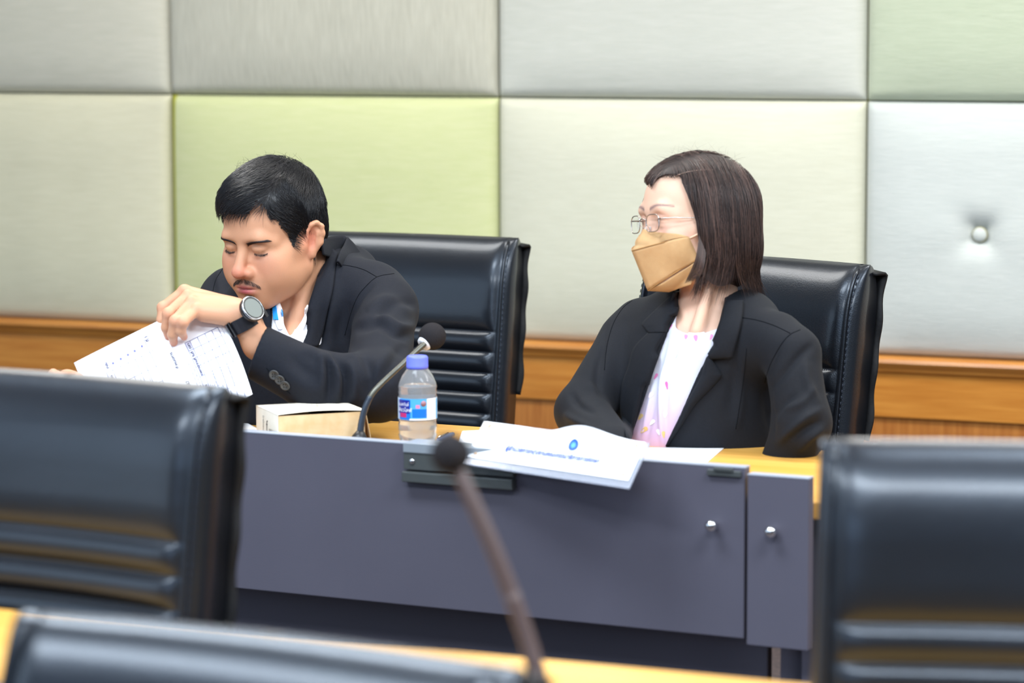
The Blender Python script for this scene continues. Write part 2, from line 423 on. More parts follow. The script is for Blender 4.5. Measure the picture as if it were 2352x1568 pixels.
b = MB().box(c.x-.030, c.x+.026, -.006, .0, c.z-.010, .795).box(c.x-.018, c.x+.014, -.009, -.005, c.z-.002, c.z+.004).build('hinge', m_alu, desk, bevel=.001)
# socket box hung over the panel
q0 = d1(onplane(935, 1050, P0, D1.to_3x3() @ Vector((0, -1, 0)))); q1 = d1(onplane(1186, 1060, P0, D1.to_3x3() @ Vector((0, -1, 0))))
sb = thing('socket_box', 'dark metal socket box hooked over the desk panel under the water bottle', 'socket box', D1 @ Matrix.Translation((q0.x, 0, .8)))
Wb = q1.x-q0.x
MB().box(0, Wb, -.014, .034, -.012, .004).build('top_plate', mat('socket_top', (150, 158, 166), .4, .5, metal=.4), sb, bevel=.001)
MB().box(0, Wb, -.012, -.001, -.040, -.012).build('face_plate', m_alu, sb, bevel=.001)
MB().box(-.001, Wb+.001, -.018, -.001, -.060, -.043).build('lower_rail', m_alu, sb, bevel=.0015)
k = MB().lathe([(.0045, 0), (.0045, .002), (.003, .003), (.0003, .003)], 20, Matrix.Translation((.016, -.012, -.026)) @ Matrix.Rotation(R(90), 4, 'X')).build('screw', m_chrome, sb, True)
k = MB().lathe([(.0045, 0), (.0045, .002), (.003, .003), (.0003, .003)], 20, Matrix.Translation((Wb-.016, -.012, -.026)) @ Matrix.Rotation(R(90), 4, 'X')).build('screw', m_chrome, sb, True)

# second desk row: only its wooden top and what carries it
P2 = onz(1000, 1490, .75)
D2 = TR((P2.x, P2.y, 0), YAW-R(23.3))
L2 = (D2.inverted() @ onz(-900, 1400, .75)).x
desk2 = thing('conference_desk', 'blurred honey wood desk top running across the bottom foreground', 'desk', D2)
MB().box(L2, 2.2, -.52, 0, .722, .75).build('tabletop', m_top, desk2, bevel=.003)
MB().box(L2, 2.2, -.545, -.522, .50, .80).build('modesty_panel', m_desk, desk2)
MB().box(L2, L2+.03, -.5, -.05, 0, .722).build('desk_leg', m_desk, desk2)
MB().box(2.1, 2.13, -.5, -.05, 0, .722).build('desk_leg', m_desk, desk2)

# ================================================================ MICROPHONES
m_foam = mat('mic_foam', (44, 42, 44), .95, .1, bump=('noise', 900, .8, (1, 1, 1)))
m_goose = mat('gooseneck', (92, 92, 84), .35, .5, metal=.6)
m_goose2 = mat('gooseneck_flex', (52, 60, 72), .3, .6, metal=.3)
m_white = mat('white_plastic', (232, 234, 240), .4, .5)
m_blackp = mat('black_plastic', (32, 33, 36), .4, .5)
def mic(base, pts, rads, head, hr, ringdir, label, ring=True, goose=m_goose):
    M = thing('gooseneck_microphone', label, 'microphone', TR(base))
    L = lambda o: local(M, o)
    g = MB().box(-.045, .045, -.05, .05, 0, .022); g.v = [tuple(Vector(base)+Vector(v)) for v in g.v]
    L(g.build('mic_base', m_blackp, None, bevel=.006))
    g = MB().tube([Vector(base)+Vector((0, 0, .02)), pts[0], pts[0].lerp(pts[1], .35)], [.016, .013, .006], 16); L(g.build('collar', m_blackp, None, True))
    # smooth curve through pts
    P_ = [pts[0]]+list(pts)+[pts[-1]]; c = []; rr = []
    for i in range(1, len(P_)-2):
        for k in range(10):
            t = k/10; a, b_, c_, d = P_[i-1], P_[i], P_[i+1], P_[i+2]
            c.append(.5*((2*b_)+(c_-a)*t+(2*a-5*b_+4*c_-d)*t*t+(3*b_-a-3*c_+d)*t**3)); rr.append(rads[i-1]*(1-t)+rads[i]*t)
    n0 = len(c)//2
    L(MB().tube(c[:n0+1], [x*(1+.05*(i % 2)) for i, x in enumerate(rr[:n0+1])], 14).build('flexible_neck', m_goose2 if ring else goose, None, True))
    L(MB().tube(c[n0-1:], rr[n0-1:], 14).build('stem', goose, None, True))
    L(MB().ball(head, hr, hr, hr, 28).build('foam_cap', m_foam, None, True))
    if ring:
        q = (c[-1]-c[-5]).normalized(); s0 = head-q*hr*.86
        t = MB().lathe([(.0075, -.004), (.0118, -.004), (.0132, .001), (.0125, .005), (.0075, .005)], 32, Matrix.Translation(s0) @ q.to_track_quat('Z', 'Y').to_matrix().to_4x4())
        o = L(t.build('ring', m_white, None, True)); o['label'] = 'white ring at the foot of the foam'
        t = MB().tube([s0-q*.022, s0+q*.01], [.0052, .0058], 16); L(t.build('mic_capsule', m_blackp, None, True))
    return M
bpy.context.view_layer.update()
mb = onz(822, 1056, .75)
dm = depth(mb)
mic((mb.x, mb.y, .75), [at(826, 1003, dm), at(832, 962, dm), at(843, 926, dm), at(864, 893, dm+.005), at(922, 838, dm+.03), at(979, 786, dm+.055)],
    [.0062, .0055, .0052, .0047, .0043, .0045], at(993, 772, dm+.078), 31.5/F*(dm+.08), None, 'black gooseneck microphone between the cardboard box and the water bottle')
d2 = 2.9
mb2 = at(1256, 1640, 2.84); mb2.z = .75
mic((mb2.x, mb2.y, .75), [at(1252, 1600, 2.84), at(1238, 1560, 2.84), at(1205, 1450, 2.85), at(1140, 1275, 2.86), at(1085, 1150, 2.87), at(1050, 1075, 2.88)],
    [.0088, .0088, .0085, .0080, .0078, .0076], at(1035, 1042, 2.88), .0205, None, 'very blurred gooseneck microphone in the foreground, in front of the desk panel',
    ring=False, goose=mat('gooseneck_brown', (74, 58, 56), .5, .4))

# ================================================================ THINGS ON THE DESK
# water bottle
bb = onz(960, 1056, .75); BD = depth(bb); S = BD/F
M = thing('water_bottle', 'small clear plastic water bottle with blue cap and blue label', 'bottle', TR(bb))
prof_px = [(30, 226), (30, 218), (34, 210), (43, 190), (44.5, 172), (43, 168), (44, 160), (44.5, 158), (44, 100), (44.5, 92), (42.5, 88), (44.5, 84), (44, 72), (42, 66), (43.5, 60), (38, 30), (34, 8), (30, 0)]
prof_px = [(14, 0), (22, 1), (30, 0), (34, 6), (38, 24), (43, 52), (44.5, 60), (42.5, 66), (44.5, 72), (44, 84), (42.5, 90), (44, 96), (44.5, 148), (43, 153), (44.5, 158), (43, 164), (44.5, 170), (42, 180), (35, 196), (25, 210), (22, 216), (22, 226), (20.5, 226)]
prof = [(r*S, z*S) for r, z in prof_px]
inner = [(max(r-1.0*S*1.2, .001), z+(.8*S if z < 5 else 0)) for r, z in prof]
m_pet = mat('clear_plastic', (250, 252, 255), .04, .6, trans=.90, ior=1.2)
m_water = mat('water', (252, 254, 255), .02, .5, trans=.93, ior=1.2)
g = MB()
g.lathe(prof, 48); n = len(prof)
o = g.build('bottle_body', m_pet, M, True)
bm = bmesh.new(); bm.from_mesh(o.data); bmesh.ops.delete(bm, geom=[f for f in bm.faces if len(f.verts) > 4 and f.calc_center_median().z > .1], context='FACES_ONLY'); bm.to_mesh(o.data); bm.free()
solid(o, .0006, -1)
wat = [(r*.955, z+.0012) for r, z in prof if z < 172*S]
MB().lathe(wat+[(wat[-1][0]*.98, wat[-1][1]+.001)], 48).build('water', m_water, M, True)
lab_c = MB(); m_lab = [mat('label_pale', (186, 210, 236), .35, .5), mat('label_blue', (22, 112, 206), .35, .5), mat('label_navy', (24, 36, 140), .35, .5), mat('label_red', (190, 40, 110), .35), mat('label_white', (246, 248, 255), .35), mat('label_sky', (80, 166, 226), .35), mat('label_ink', (110, 70, 120), .5)]
LR = 44.9*S; z0, z1 = 98*S, 147*S
vw = (CAM-bb); a0 = math.atan2(vw.y, vw.x)          # angle that faces the aisle
def band(name, px0, px1, zz0, zz1, m, k=0, par=None):
    """rectangle on the label; px measured across the bottle as seen"""
    an = lambda p: a0+math.asin(max(-.98, min(.98, p/44.)))
    A0, A1 = an(px0), an(px1); r = LR+k*.00012
    g = MB().grid(lambda u, v: (r*math.cos(A0+(A1-A0)*u), r*math.sin(A0+(A1-A0)*u), z0+(zz0+(zz1-zz0)*v)*(z1-z0)), max(2, int(abs(A1-A0)*16)), 2)
    return g.build(name, m, par or M, True)
g = MB().grid(lambda u, v: (LR*math.cos(2*math.pi*u), LR*math.sin(2*math.pi*u), z0+v*(z1-z0)), 64, 2)
label = g.build('label', m_lab[0], M, True)
band('print', -38, 20, 0, 1, m_lab[5], 1, label); band('print', -12, 20, .12, .52, m_lab[1], 2, label)
band('print', -40, -16, .02, .95, m_lab[1], 2, label); band('print', -41, -18, .30, .93, m_lab[2], 3, label); band('print', -38, -25, .12, .32, m_lab[3], 4, label)
band('print', -18, 20, 0, .07, m_lab[4], 3, label); band('print', 22, 40, 0, 1, m_lab[4], 2, label); band('print', 34, 44, 0, .95, m_lab[5], 1, label)
band('print', -4, 5, .56, .72, mat('label_pink', (226, 130, 170), .4), 3, label)
def label_text(s, size, px, zf, m, rz=0, k=5):
    vs, fs = text_mesh(s, size); c_, s_ = math.cos(rz), math.sin(rz); out = []
    A = a0+math.asin(px/44.)
    for v in vs:
        x, y = v.x*c_-v.y*s_, v.x*s_+v.y*c_
        an = A+x/LR; r = LR+k*.00012; out.append((r*math.cos(an), r*math.sin(an), z0+zf*(z1-z0)+y))
    return mesh('lettering', out, fs, m, label, False)
label_text('เนสท์เล่', .0080, -32, .72, m_lab[4]); label_text('เพียวไลฟ์', .0088, -31, .46, m_lab[4])
label_text('น้ำดื่ม 330 มล.', .004, 30, .5, m_lab[6], R(90))
vs, fs = [], []
g = MB().lathe([(.0005, 0), (.0048, 0), (.0048, .0004)], 20, Matrix.Translation((0, 0, 0)))
A = a0+math.asin(13/44.); Mx = Matrix.Translation((LR*math.cos(A)*1.006, LR*math.sin(A)*1.006, z0+.78*(z1-z0))) @ Vector((math.cos(A), math.sin(A), 0)).to_track_quat('Z', 'Y').to_matrix().to_4x4()
g.v = [tuple(Mx @ Vector(v)) for v in g.v]; g.build('seal', mat('label_seal', (150, 110, 120), .5), label, True)
capm = mat('blue_cap', (104, 116, 232), .4, .5)
g = MB(); nn = 72
def capr(k): return (24.3+.5*(k % 2))*S
vs = []
for z, sc in ((212, 1.03), (219, 1.03), (220, 1.0), (236, 1.0), (240, .95), (241.5, .85)):
    vs += [(capr(k if 219 < z < 240 else 0)*sc*math.cos(2*math.pi*k/nn), capr(k if 219 < z < 240 else 0)*sc*math.sin(2*math.pi*k/nn), z*S) for k in range(nn)]
fs = [(i*nn+k, i*nn+(k+1) % nn, (i+1)*nn+(k+1) % nn, (i+1)*nn+k) for i in range(5) for k in range(nn)]+[tuple(range(nn))[::-1], tuple(5*nn+k for k in range(nn))]
o = mesh('cap', vs, fs, capm, M, True); o['label'] = 'blue screw cap'

# cardboard food box, built on its own measured corners
zb_ = .75; zt_ = .829
fl, fr_, br, bl = onz(639, 953, zt_), onz(838, 942, zt_), onz(787, 922, zt_), onz(589, 931, zt_)
bx_x = (fr_-fl); bx_y = (bl-fl); wx, wy = bx_x.length, bx_y.length
ang = math.atan2(bx_x.y, bx_x.x)
BM = TR((fl.x, fl.y, zb_), ang); yy = (BM.inverted() @ Vector((bl.x, bl.y, zb_)))
m_card = mat('kraft_card', (238, 205, 160), .8, .2, noise=(45, (228, 190, 140), (1, 1, 1)))
m_card_w = mat('pale_card', (250, 240, 222), .75, .25, noise=(30, (246, 234, 214), (1, 1, 1)))
box = thing('cardboard_box', 'small kraft cardboard food box with a printed lid', 'box', BM)
Hh = zt_-zb_; sh = Matrix(((1, yy.x/max(yy.y, .01)*1.0, 0, 0), (0, 1, 0, 0), (0, 0, 1, 0), (0, 0, 0, 1)))
wy = yy.y
MB().box(0, wx, 0, .0008, 0, Hh-.002, sh).box(0, .0008, 0, wy, 0, Hh, sh).box(wx-.0008, wx, 0, wy, 0, Hh-.003, sh).box(0, wx, wy-.0008, wy, 0, Hh, sh).box(0, wx, 0, wy, 0, .001, sh).build('box_body', m_card, box)
MB().box(-.0006, 0, 0, wy, 0, Hh, sh).build('side_wall', m_card_w, box)
lid = MB().grid(lambda u, v: tuple(sh @ Vector((-.001+(wx+.002)*u, -.001+(wy+.001)*v, Hh+.0035*math.sin(math.pi*min(1, u*1.05))*(1-v)**2))), 24, 10).build('lid', m_card_w, box, True); solid(lid, .0008, 1)
fl_ = MB().add([(wx+.0005, .0, Hh), (wx+.0005, wy*.5, Hh), (wx+.022, wy*.5, 0), (wx+.016, .0, 0)], [(0, 1, 2, 3)]).build('side_flap', m_card, box); solid(fl_, .0008)
ink = mat('print_ink', (74, 64, 58), .7, .2)
g = MB()                                              # printed emblem on the lid
def lidp(x, y): v = sh @ Vector((x, y, 0)); return (v.x, v.y, Hh+.0035*math.sin(math.pi*min(1, x/wx))*(1-y/wy)**2+.0024)
cxl, cyl = wx*.5, wy*.52
for k in range(7):
    a = R(20+k*23); r1, r2 = .017, .026
    g.add([lidp(cxl+r1*math.cos(a), cyl+r1*.8*math.sin(a)), lidp(cxl+r2*math.cos(a-.12), cyl+r2*.8*math.sin(a-.12)), lidp(cxl+r2*math.cos(a+.12), cyl+r2*.8*math.sin(a+.12))], [(0, 1, 2)])
for k in range(24):
    a = 2*math.pi*k/24; b_ = 2*math.pi*(k+1)/24
    if k in (4, 5, 12): continue
    g.add([lidp(cxl+r_*math.cos(t), cyl-.006+r_*.8*math.sin(t)) for t in (a, b_) for r_ in (.0105, .0125)], [(0, 1, 3, 2)])
vs, fs = text_mesh('BAKERY', .009)
g.add([lidp(cxl+v.x, cyl+v.y-.004) for v in vs], fs)
g.build('lid_emblem', ink, lid, False).data.materials[0] = ink
for wd, sz, fy, fz, rot, kx in (('f', .026, .50, .66, 0, 1.2), ('อบสดใหม่', .008, .66, .66, 1, 1.2), ('BAKERY CAFE', .0065, .26, .60, 0, .9)):
    vs, fs = text_mesh(wd, sz)
    P_ = [tuple(sh @ Vector((-.0012, wy*fy-(v.y if rot else v.x)*kx, Hh*fz+(v.x if rot else v.y)))) for v in vs]
    mesh('side_print', P_, fs, ink, box, False)

# papers
m_paper = mat('white_paper', (246, 247, 252), .7, .25, sub=0)
m_print = mat('printed_lines', (96, 96, 132), .8, .1); m_dark = mat('printed_text', (70, 70, 96), .8, .1); m_shade = mat('printed_header', (214, 214, 232), .8, .1)
def sheet(name, quad, label, cat='paper', n=12, bend=None, t=.0006, m=m_paper, group=None):
    """quad: bl, br, tr, tl world points"""
    bl_, br_, tr_, tl_ = [Vector(q) for q in quad]; c = (bl_+br_+tr_+tl_)/4
    def f(u, v):
        p = bl_.lerp(br_, u).lerp(tl_.lerp(tr_, u), v); return p+(bend(u, v) if bend else Vector((0, 0, 0)))-c
    o = MB().grid(f, n, n).build(name, m, None, True); o.location = c; solid(o, t, 0)
    return tag(o, label, cat, group)
sheet('paper_sheet', [onz(1488, 1068, .7512), onz(1618, 1066, .7512), onz(1664, 1028, .7512), onz(1420, 1026, .7512)], 'white paper lying flat on the desk beside the name card')
sheet('paper_sheet', [onz(500, 1010, .752), onz(640, 1010, .752), onz(562, 968, .752), onz(480, 960, .752)], 'white paper corner showing left of the cardboard box')
sheet('paper_sheet', [onz(1040, 1052, .753), onz(1130, 1060, .753), onz(1150, 985, .785), onz(1062, 990, .79)], 'white folded paper propped behind the name card, beside the pen')
# pen
pa, pb = onz(985, 1022, .762), onz(1044, 995, .756)
pen = thing('pen', 'dark slate ballpoint pen lying beside the water bottle', 'pen', Matrix.Translation(pa))
m_pen = mat('pen_slate', (92, 102, 132), .35, .5)
dv = pb-pa
local(pen, MB().tube([pa, pa.lerp(pb, .8), pa.lerp(pb, .93)], [.005, .0055, .004], 16).build('barrel', m_pen, None, True))
local(pen, MB().tube([pa.lerp(pb, .93), pb], [.0034, .001], 12).build('tip', m_chrome, None, True))
local(pen, MB().tube([pa.lerp(pb, .35)+Vector((0, 0, .0065)), pa.lerp(pb, .75)+Vector((0, 0, .0065))], .0012, 6).build('clip', m_chrome, None, True))

# name card holder
BLp = onz(1072, 1048, .789); BRp = onz(1449, 1103, .789)
n_row = D1.to_3x3() @ Vector((0, 1, 0)); dn = Vector((0, 0, 1))*.049+n_row*.066
NM = thing('name_card', 'white name card in a clear holder leaning on the desk panel', 'name card', Matrix.Translation((BLp+BRp)/2))
ux = (BRp-BLp); uy = dn
nn_ = ux.cross(uy).normalized()
if nn_.dot(CAM-BLp) < 0: nn_ = -nn_
def card(u, v, k=0): return BLp+ux*u+uy*v+nn_*k
m_acr = mat('clear_acrylic', (226, 232, 246), .08, .5, trans=.75, ior=1.3)
g = MB()
for k0, k1 in ((-.003, 0),):
    vs = [card(u, v, k) for u in (-.008, 1.008) for v in (-.20, 1.0) for k in (k0, k1)]
    g.add(vs, [(0, 1, 3, 2), (4, 6, 7, 5), (0, 4, 5, 1), (2, 3, 7, 6), (0, 2, 6, 4), (1, 5, 7, 3)])
local(NM, g.build('holder', m_acr, None, bevel=.0008))
def cf(u, v):
    top = max(0, v-.55)/.45
    lift = top*top*(.0135*math.exp(-((u-.64)/.17)**2)-.003*math.exp(-((u-.40)/.1)**2))
    dip = .0
    return card(.012+.976*u, -.02+1.0*v, .0012+lift*.7)+Vector((0, 0, lift*.55))
cardo = MB().grid(cf, 40, 16).build('card', m_paper, None, True); local(NM, cardo)
blue = mat('logo_blue', (36, 84, 190), .6); lb2 = mat('logo_sky', (90, 160, 220), .6)
g = MB()
def cp(x, y, k=.0004):
    p = cf(x, y); return p+nn_*k
cu_, cv_ = .60, .66; Lx = ux.length; Ly = uy.length
def disc(r0_, r1_, k):
    g = MB(); n = 28
    vs = [cp(cu_+r*math.cos(2*math.pi*i/n)/Lx, cv_+r*math.sin(2*math.pi*i/n)/Ly*1.0, k) for i in range(n) for r in (r0_, r1_)]
    return g.add(vs, [(2*i, 2*i+1, (2*i+3) % (2*n), (2*i+2) % (2*n)) for i in range(n)])
lg = local(NM, disc(.005, .0105, .0012).build('logo', blue, None, True)); lg['label'] = 'round blue emblem'
local(NM, disc(.0001, .005, .0014).build('logo_centre', lb2, None, True))
vs, fs = text_mesh('ผู้อำนวยการกลุ่มงานคณะกรรมาธิการการศึกษา', .0128, .0005)
wid = max(v.x for v in vs)-min(v.x for v in vs); k = .205/wid
local(NM, mesh('card_lettering', [cp(.50+v.x*k/Lx, .36+v.y*k/Ly*1.35, .0016) for v in vs], fs, mat('card_ink', (60, 84, 170), .7), None, False))
gold = mat('corner_gold', (176, 150, 124), .6)
for k, (cu2, cv2, sx, sy) in enumerate(((.03, .08, 1, 1), (.97, .08, -1, 1), (.03, .92, 1, -1), (.97, .92, -1, -1))):
    local(NM, MB().add([cp(cu2, cv2, .0014), cp(cu2+sx*.028, cv2, .0014), cp(cu2, cv2+sy*.13, .0014)], [(0, 1, 2)]).build('corner_ornament', gold, None))
# ================================================================ SCULPTING TOOLS (signed distance fields -> one smooth mesh)
def V(px, py, D): return np.array([(px-1176)/F*D, (784-py)/F*D, -D])          # camera-aligned metres
CM = Matrix(((RT.x, UP.x, -fwd.x, CAM.x), (RT.y, UP.y, -fwd.y, CAM.y), (RT.z, UP.z, -fwd.z, CAM.z), (0, 0, 0, 1)))
CMn = np.array(CM)
def toW(P): return np.asarray(P) @ CMn[:3, :3].T + CMn[:3, 3]
def toV(P): return (np.asarray(P)-CMn[:3, 3]) @ CMn[:3, :3]
UPV = CMn[:3, :3].T @ np.array([0, 0, 1.])                                     # world up in the camera-aligned frame
def smin(a, b, k):
    h = np.maximum(k-np.abs(a-b), 0)/k; return np.minimum(a, b)-h*h*k*.25
def smax(a, b, k):
    h = np.maximum(k-np.abs(a-b), 0)/k; return np.maximum(a, b)+h*h*k*.25
def nrm(v): v = np.asarray(v, float); return v/np.linalg.norm(v)
class Sdf:
    def __init__(s): s.p = []
    def _add(s, fn, c, r, k, op): s.p.append((fn, np.asarray(c, float), r, k, op)); return s
    def ell(s, c, r, k=.01, op='u', fr=None, rot=None):
        c = np.asarray(c, float); r = np.asarray(r, float)*np.ones(3)
        Rm = np.eye(3) if rot is None else np.asarray(rot)
        if fr is not None: c = fr[0] @ c + fr[1]; Rm = fr[0] @ Rm
        def fn(P):
            q = (P-c) @ Rm; k0 = np.sqrt(((q/r)**2).sum(-1)); k1 = np.sqrt(((q/r**2)**2).sum(-1))+1e-9
            return k0*(k0-1)/k1
        return s._add(fn, c, r.max(), k, op)
    def cone(s, a, b, ra, rb, k=.01, op='u', fr=None, flat=None):
        a = np.asarray(a, float); b = np.asarray(b, float)
        if fr is not None: a = fr[0] @ a + fr[1]; b = fr[0] @ b + fr[1]
        ba = b-a; L2 = ba @ ba+1e-12
        def fn(P):
            q = P-a; t = np.clip((q @ ba)/L2, 0, 1); d = q-t[..., None]*ba
            return np.sqrt((d*d).sum(-1))-(ra+(rb-ra)*t)
        return s._add(fn, (a+b)/2, np.sqrt(L2)/2+max(ra, rb), k, op)
    def path(s, pts, rads, k=.01, op='u', fr=None):
        for i in range(len(pts)-1): s.cone(pts[i], pts[i+1], rads[i], rads[i+1], k, op, fr)
        return s
    def poly(s, poly, Dmin, Dmax, k=.006, op='s'):
        """prism seen through the outline poly (pixels), between two depths"""
        Q = np.array(poly, float); Dm = (Dmin+Dmax)/2; sc = Dm/F
        def fn(P):
            D = -P[..., 2]; x = 1176+F*P[..., 0]/D; y = 784-F*P[..., 1]/D
            d = np.full(x.shape, 1e9); ins = np.zeros(x.shape, bool)
            for i in range(len(Q)):
                a, b = Q[i], Q[(i+1) % len(Q)]; e = b-a; wx, wy = x-a[0], y-a[1]
                t = np.clip((wx*e[0]+wy*e[1])/(e @ e), 0, 1); d = np.minimum(d, np.hypot(wx-t*e[0], wy-t*e[1]))
                c = ((a[1] > y) != (b[1] > y)); xi = a[0]+(y-a[1])/(b[1]-a[1]+1e-9)*e[0]; ins ^= c & (x < xi)
            d = np.where(ins, -d, d)*sc
            return np.maximum(d, np.maximum(Dmin-D, D-Dmax))
        c = V(Q[:, 0].mean(), Q[:, 1].mean(), Dm); r = np.abs(Q-Q.mean(0)).max()*sc*1.5+(Dmax-Dmin)/2
        return s._add(fn, c, r, k, op)
    def comb(s, d, e, k, op):
        return smin(d, e, k) if op == 'u' else (smax(d, -e, k) if op == 's' else smax(d, e, k))
    def ev(s, P):
        d = np.full(P.shape[:-1], .2)
        for fn, c, r, k, op in s.p: d = s.comb(d, fn(P), k, op)
        return d
    def grad(s, P, e=.0015):
        g = np.stack([s.ev(P+np.eye(3)[i]*e)-s.ev(P-np.eye(3)[i]*e) for i in range(3)], -1)
        return g/(np.linalg.norm(g, axis=-1, keepdims=True)+1e-9)
    def mesh(s, lo, hi, h):
        lo = np.asarray(lo, float); hi = np.asarray(hi, float); n = np.ceil((hi-lo)/h).astype(int)+1
        D = np.full(n, .2, np.float32)
        ax = [lo[i]+h*np.arange(n[i]) for i in range(3)]
        for fn, c, r, k, op in s.p:
            R_ = r+k+3*h
            i0 = np.clip(np.floor((c-R_-lo)/h).astype(int), 0, n); i1 = np.clip(np.ceil((c+R_-lo)/h).astype(int)+1, 0, n)
            if (i1 <= i0).any(): continue
            X, Y, Z = np.meshgrid(*[ax[j][i0[j]:i1[j]] for j in range(3)], indexing='ij')
            sl = tuple(slice(i0[j], i1[j]) for j in range(3))
            D[sl] = s.comb(D[sl], fn(np.stack([X, Y, Z], -1)), k, op)
        D[0] = D[-1] = .2; D[:, 0] = D[:, -1] = .2; D[:, :, 0] = D[:, :, -1] = .2
        S = D < 0
        c8 = [S[i:n[0]-1+i, j:n[1]-1+j, k:n[2]-1+k] for i in (0, 1) for j in (0, 1) for k in (0, 1)]
        cnt = sum(c.astype(np.int8) for c in c8); act = (cnt > 0) & (cnt < 8)
        idx = np.argwhere(act); vid = np.full(act.shape, -1, np.int64); vid[act] = np.arange(len(idx))
        acc = np.zeros((len(idx), 3)); num = np.zeros(len(idx))
        cor = [(i, j, k) for i in (0, 1) for j in (0, 1) for k in (0, 1)]
        for a in range(8):
            for b in range(a+1, 8):
                A, B = np.array(cor[a]), np.array(cor[b])
                if np.abs(A-B).sum() != 1: continue
                da = D[tuple((idx+A).T)]; db = D[tuple((idx+B).T)]; m = (da < 0) != (db < 0)
                t = np.where(m, da/(da-db+1e-12), 0)[:, None]
                acc += np.where(m[:, None], A+(B-A)*t, 0); num += m
        v = lo+h*(idx+acc/num[:, None])
        quads = []
        for a in range(3):
            b, c = (a+1) % 3, (a+2) % 3
            s0 = [slice(1, n[j]-1) for j in range(3)]; s0[a] = slice(0, n[a]-1); s1 = list(s0); s1[a] = slice(1, n[a])
            m = S[tuple(s0)] != S[tuple(s1)]; e = np.argwhere(m)+np.array([s0[j].start for j in range(3)])
            ob, oc = np.eye(3, dtype=int)[b], np.eye(3, dtype=int)[c]
            q = np.stack([vid[tuple((e-x).T)] for x in (0*ob, ob, ob+oc, oc)], 1)
            ins = S[tuple(e.T)]
            q = np.where(ins[:, None], q, q[:, ::-1]); quads.append(q)
        q = np.concatenate(quads); q = q[(q >= 0).all(1)]
        return v, q
def relax(v, q, it=2, f=.5):
    for _ in range(it):
        s = np.zeros_like(v); n = np.zeros(len(v))
        for a, b in ((0, 1), (1, 2), (2, 3), (3, 0)):
            np.add.at(s, q[:, a], v[q[:, b]]); np.add.at(n, q[:, a], 1); np.add.at(s, q[:, b], v[q[:, a]]); np.add.at(n, q[:, b], 1)
        v = v+(s/np.maximum(n, 1)[:, None]-v)*f
    return v
def vnorm(v, q):
    nn = np.cross(v[q[:, 2]]-v[q[:, 0]], v[q[:, 3]]-v[q[:, 1]]); o = np.zeros_like(v)
    for i in range(4): np.add.at(o, q[:, i], nn)
    return o/(np.linalg.norm(o, axis=1, keepdims=True)+1e-12)
def topx(v): D = -v[:, 2]; return np.stack([1176+F*v[:, 0]/D, 784-F*v[:, 1]/D], 1)
def fold(v, q, folds, front=True):
    """cloth folds: each (pixel polyline, height m, width px) raises or sinks the side seen from the aisle"""
    n = vnorm(v, q); p = topx(v); w_ = np.clip(n[:, 2]*2+.3, 0, 1) if front else 1; out = v.copy()
    for pts, amp, wid in folds:
        P = catmull(pts, 6); d = np.full(len(v), 1e9)
        tt = np.zeros(len(v))
        for i in range(len(P)-1):
            a, b = P[i], P[i+1]; e = b-a; t = np.clip(((p-a) @ e)/(e @ e+1e-9), 0, 1)
            dd = np.linalg.norm(p-a-t[:, None]*e, axis=1); m = dd < d; d[m] = dd[m]; tt[m] = (i+t[m])/(len(P)-1)
        g = np.exp(-(d/wid)**2)*np.sin(np.pi*np.clip(tt*.96+.02, 0, 1))**.6
        out += n*(amp*g*w_)[:, None]
    return out
def catmull(pts, m=8):
    P = np.array(pts, float)
    if len(P) < 3: return P
    P = np.vstack([2*P[0]-P[1], P, 2*P[-1]-P[-2]]); o = []
    for i in range(1, len(P)-2):
        for k in range(m):
            t = k/m; a, b, c, d = P[i-1:i+3]
            o.append(.5*((2*b)+(c-a)*t+(2*a-5*b+4*c-d)*t*t+(3*b-a-3*c+d)*t**3))
    o.append(P[-2]); return np.array(o)
def vmesh(name, v, q, m, parent=None, color=None, smooth=True):
    W = toW(v); me = bpy.data.meshes.new(name)
    me.from_pydata(W.tolist(), [], np.asarray(q).tolist() if not isinstance(q, list) else q); me.update()
    if color is not None:
        a = me.color_attributes.new('tint', 'FLOAT_COLOR', 'POINT'); c = np.ones((len(v), 4)); c[:, :3] = color
        a.data.foreach_set('color', c.ravel())
    o = link(name, me, m, None, smooth)
    if parent is not None: local(parent, o)
    return o
def linc(c): return np.array(lin(c))
from mathutils.bvhtree import BVHTree
class Surf:
    """what the camera-side ray meets; used to lay lapels, buttons and seams onto the cloth"""
    def __init__(s, *objs): s.b = [BVHTree.FromPolygons([tuple(x) for x in v], [tuple(int(i) for i in f) for f in q]) for v, q in objs]
    def hit(s, px, py, dflt=5.2, dmin=0):
        r = nrm([(px-1176)/F, (784-py)/F, -1]); best = None; o_ = r*dmin/-r[2]
        for b in s.b:
            h = b.ray_cast(tuple(o_), tuple(r))
            if h[0] is not None and (best is None or h[3] < best[2]): best = (np.array(h[0]), np.array(h[1]), h[3])
        if best is None: return V(px, py, dflt), np.array([0, 0, 1.])
        n = best[1]; n = n if n @ r < 0 else -n
        return best[0], n
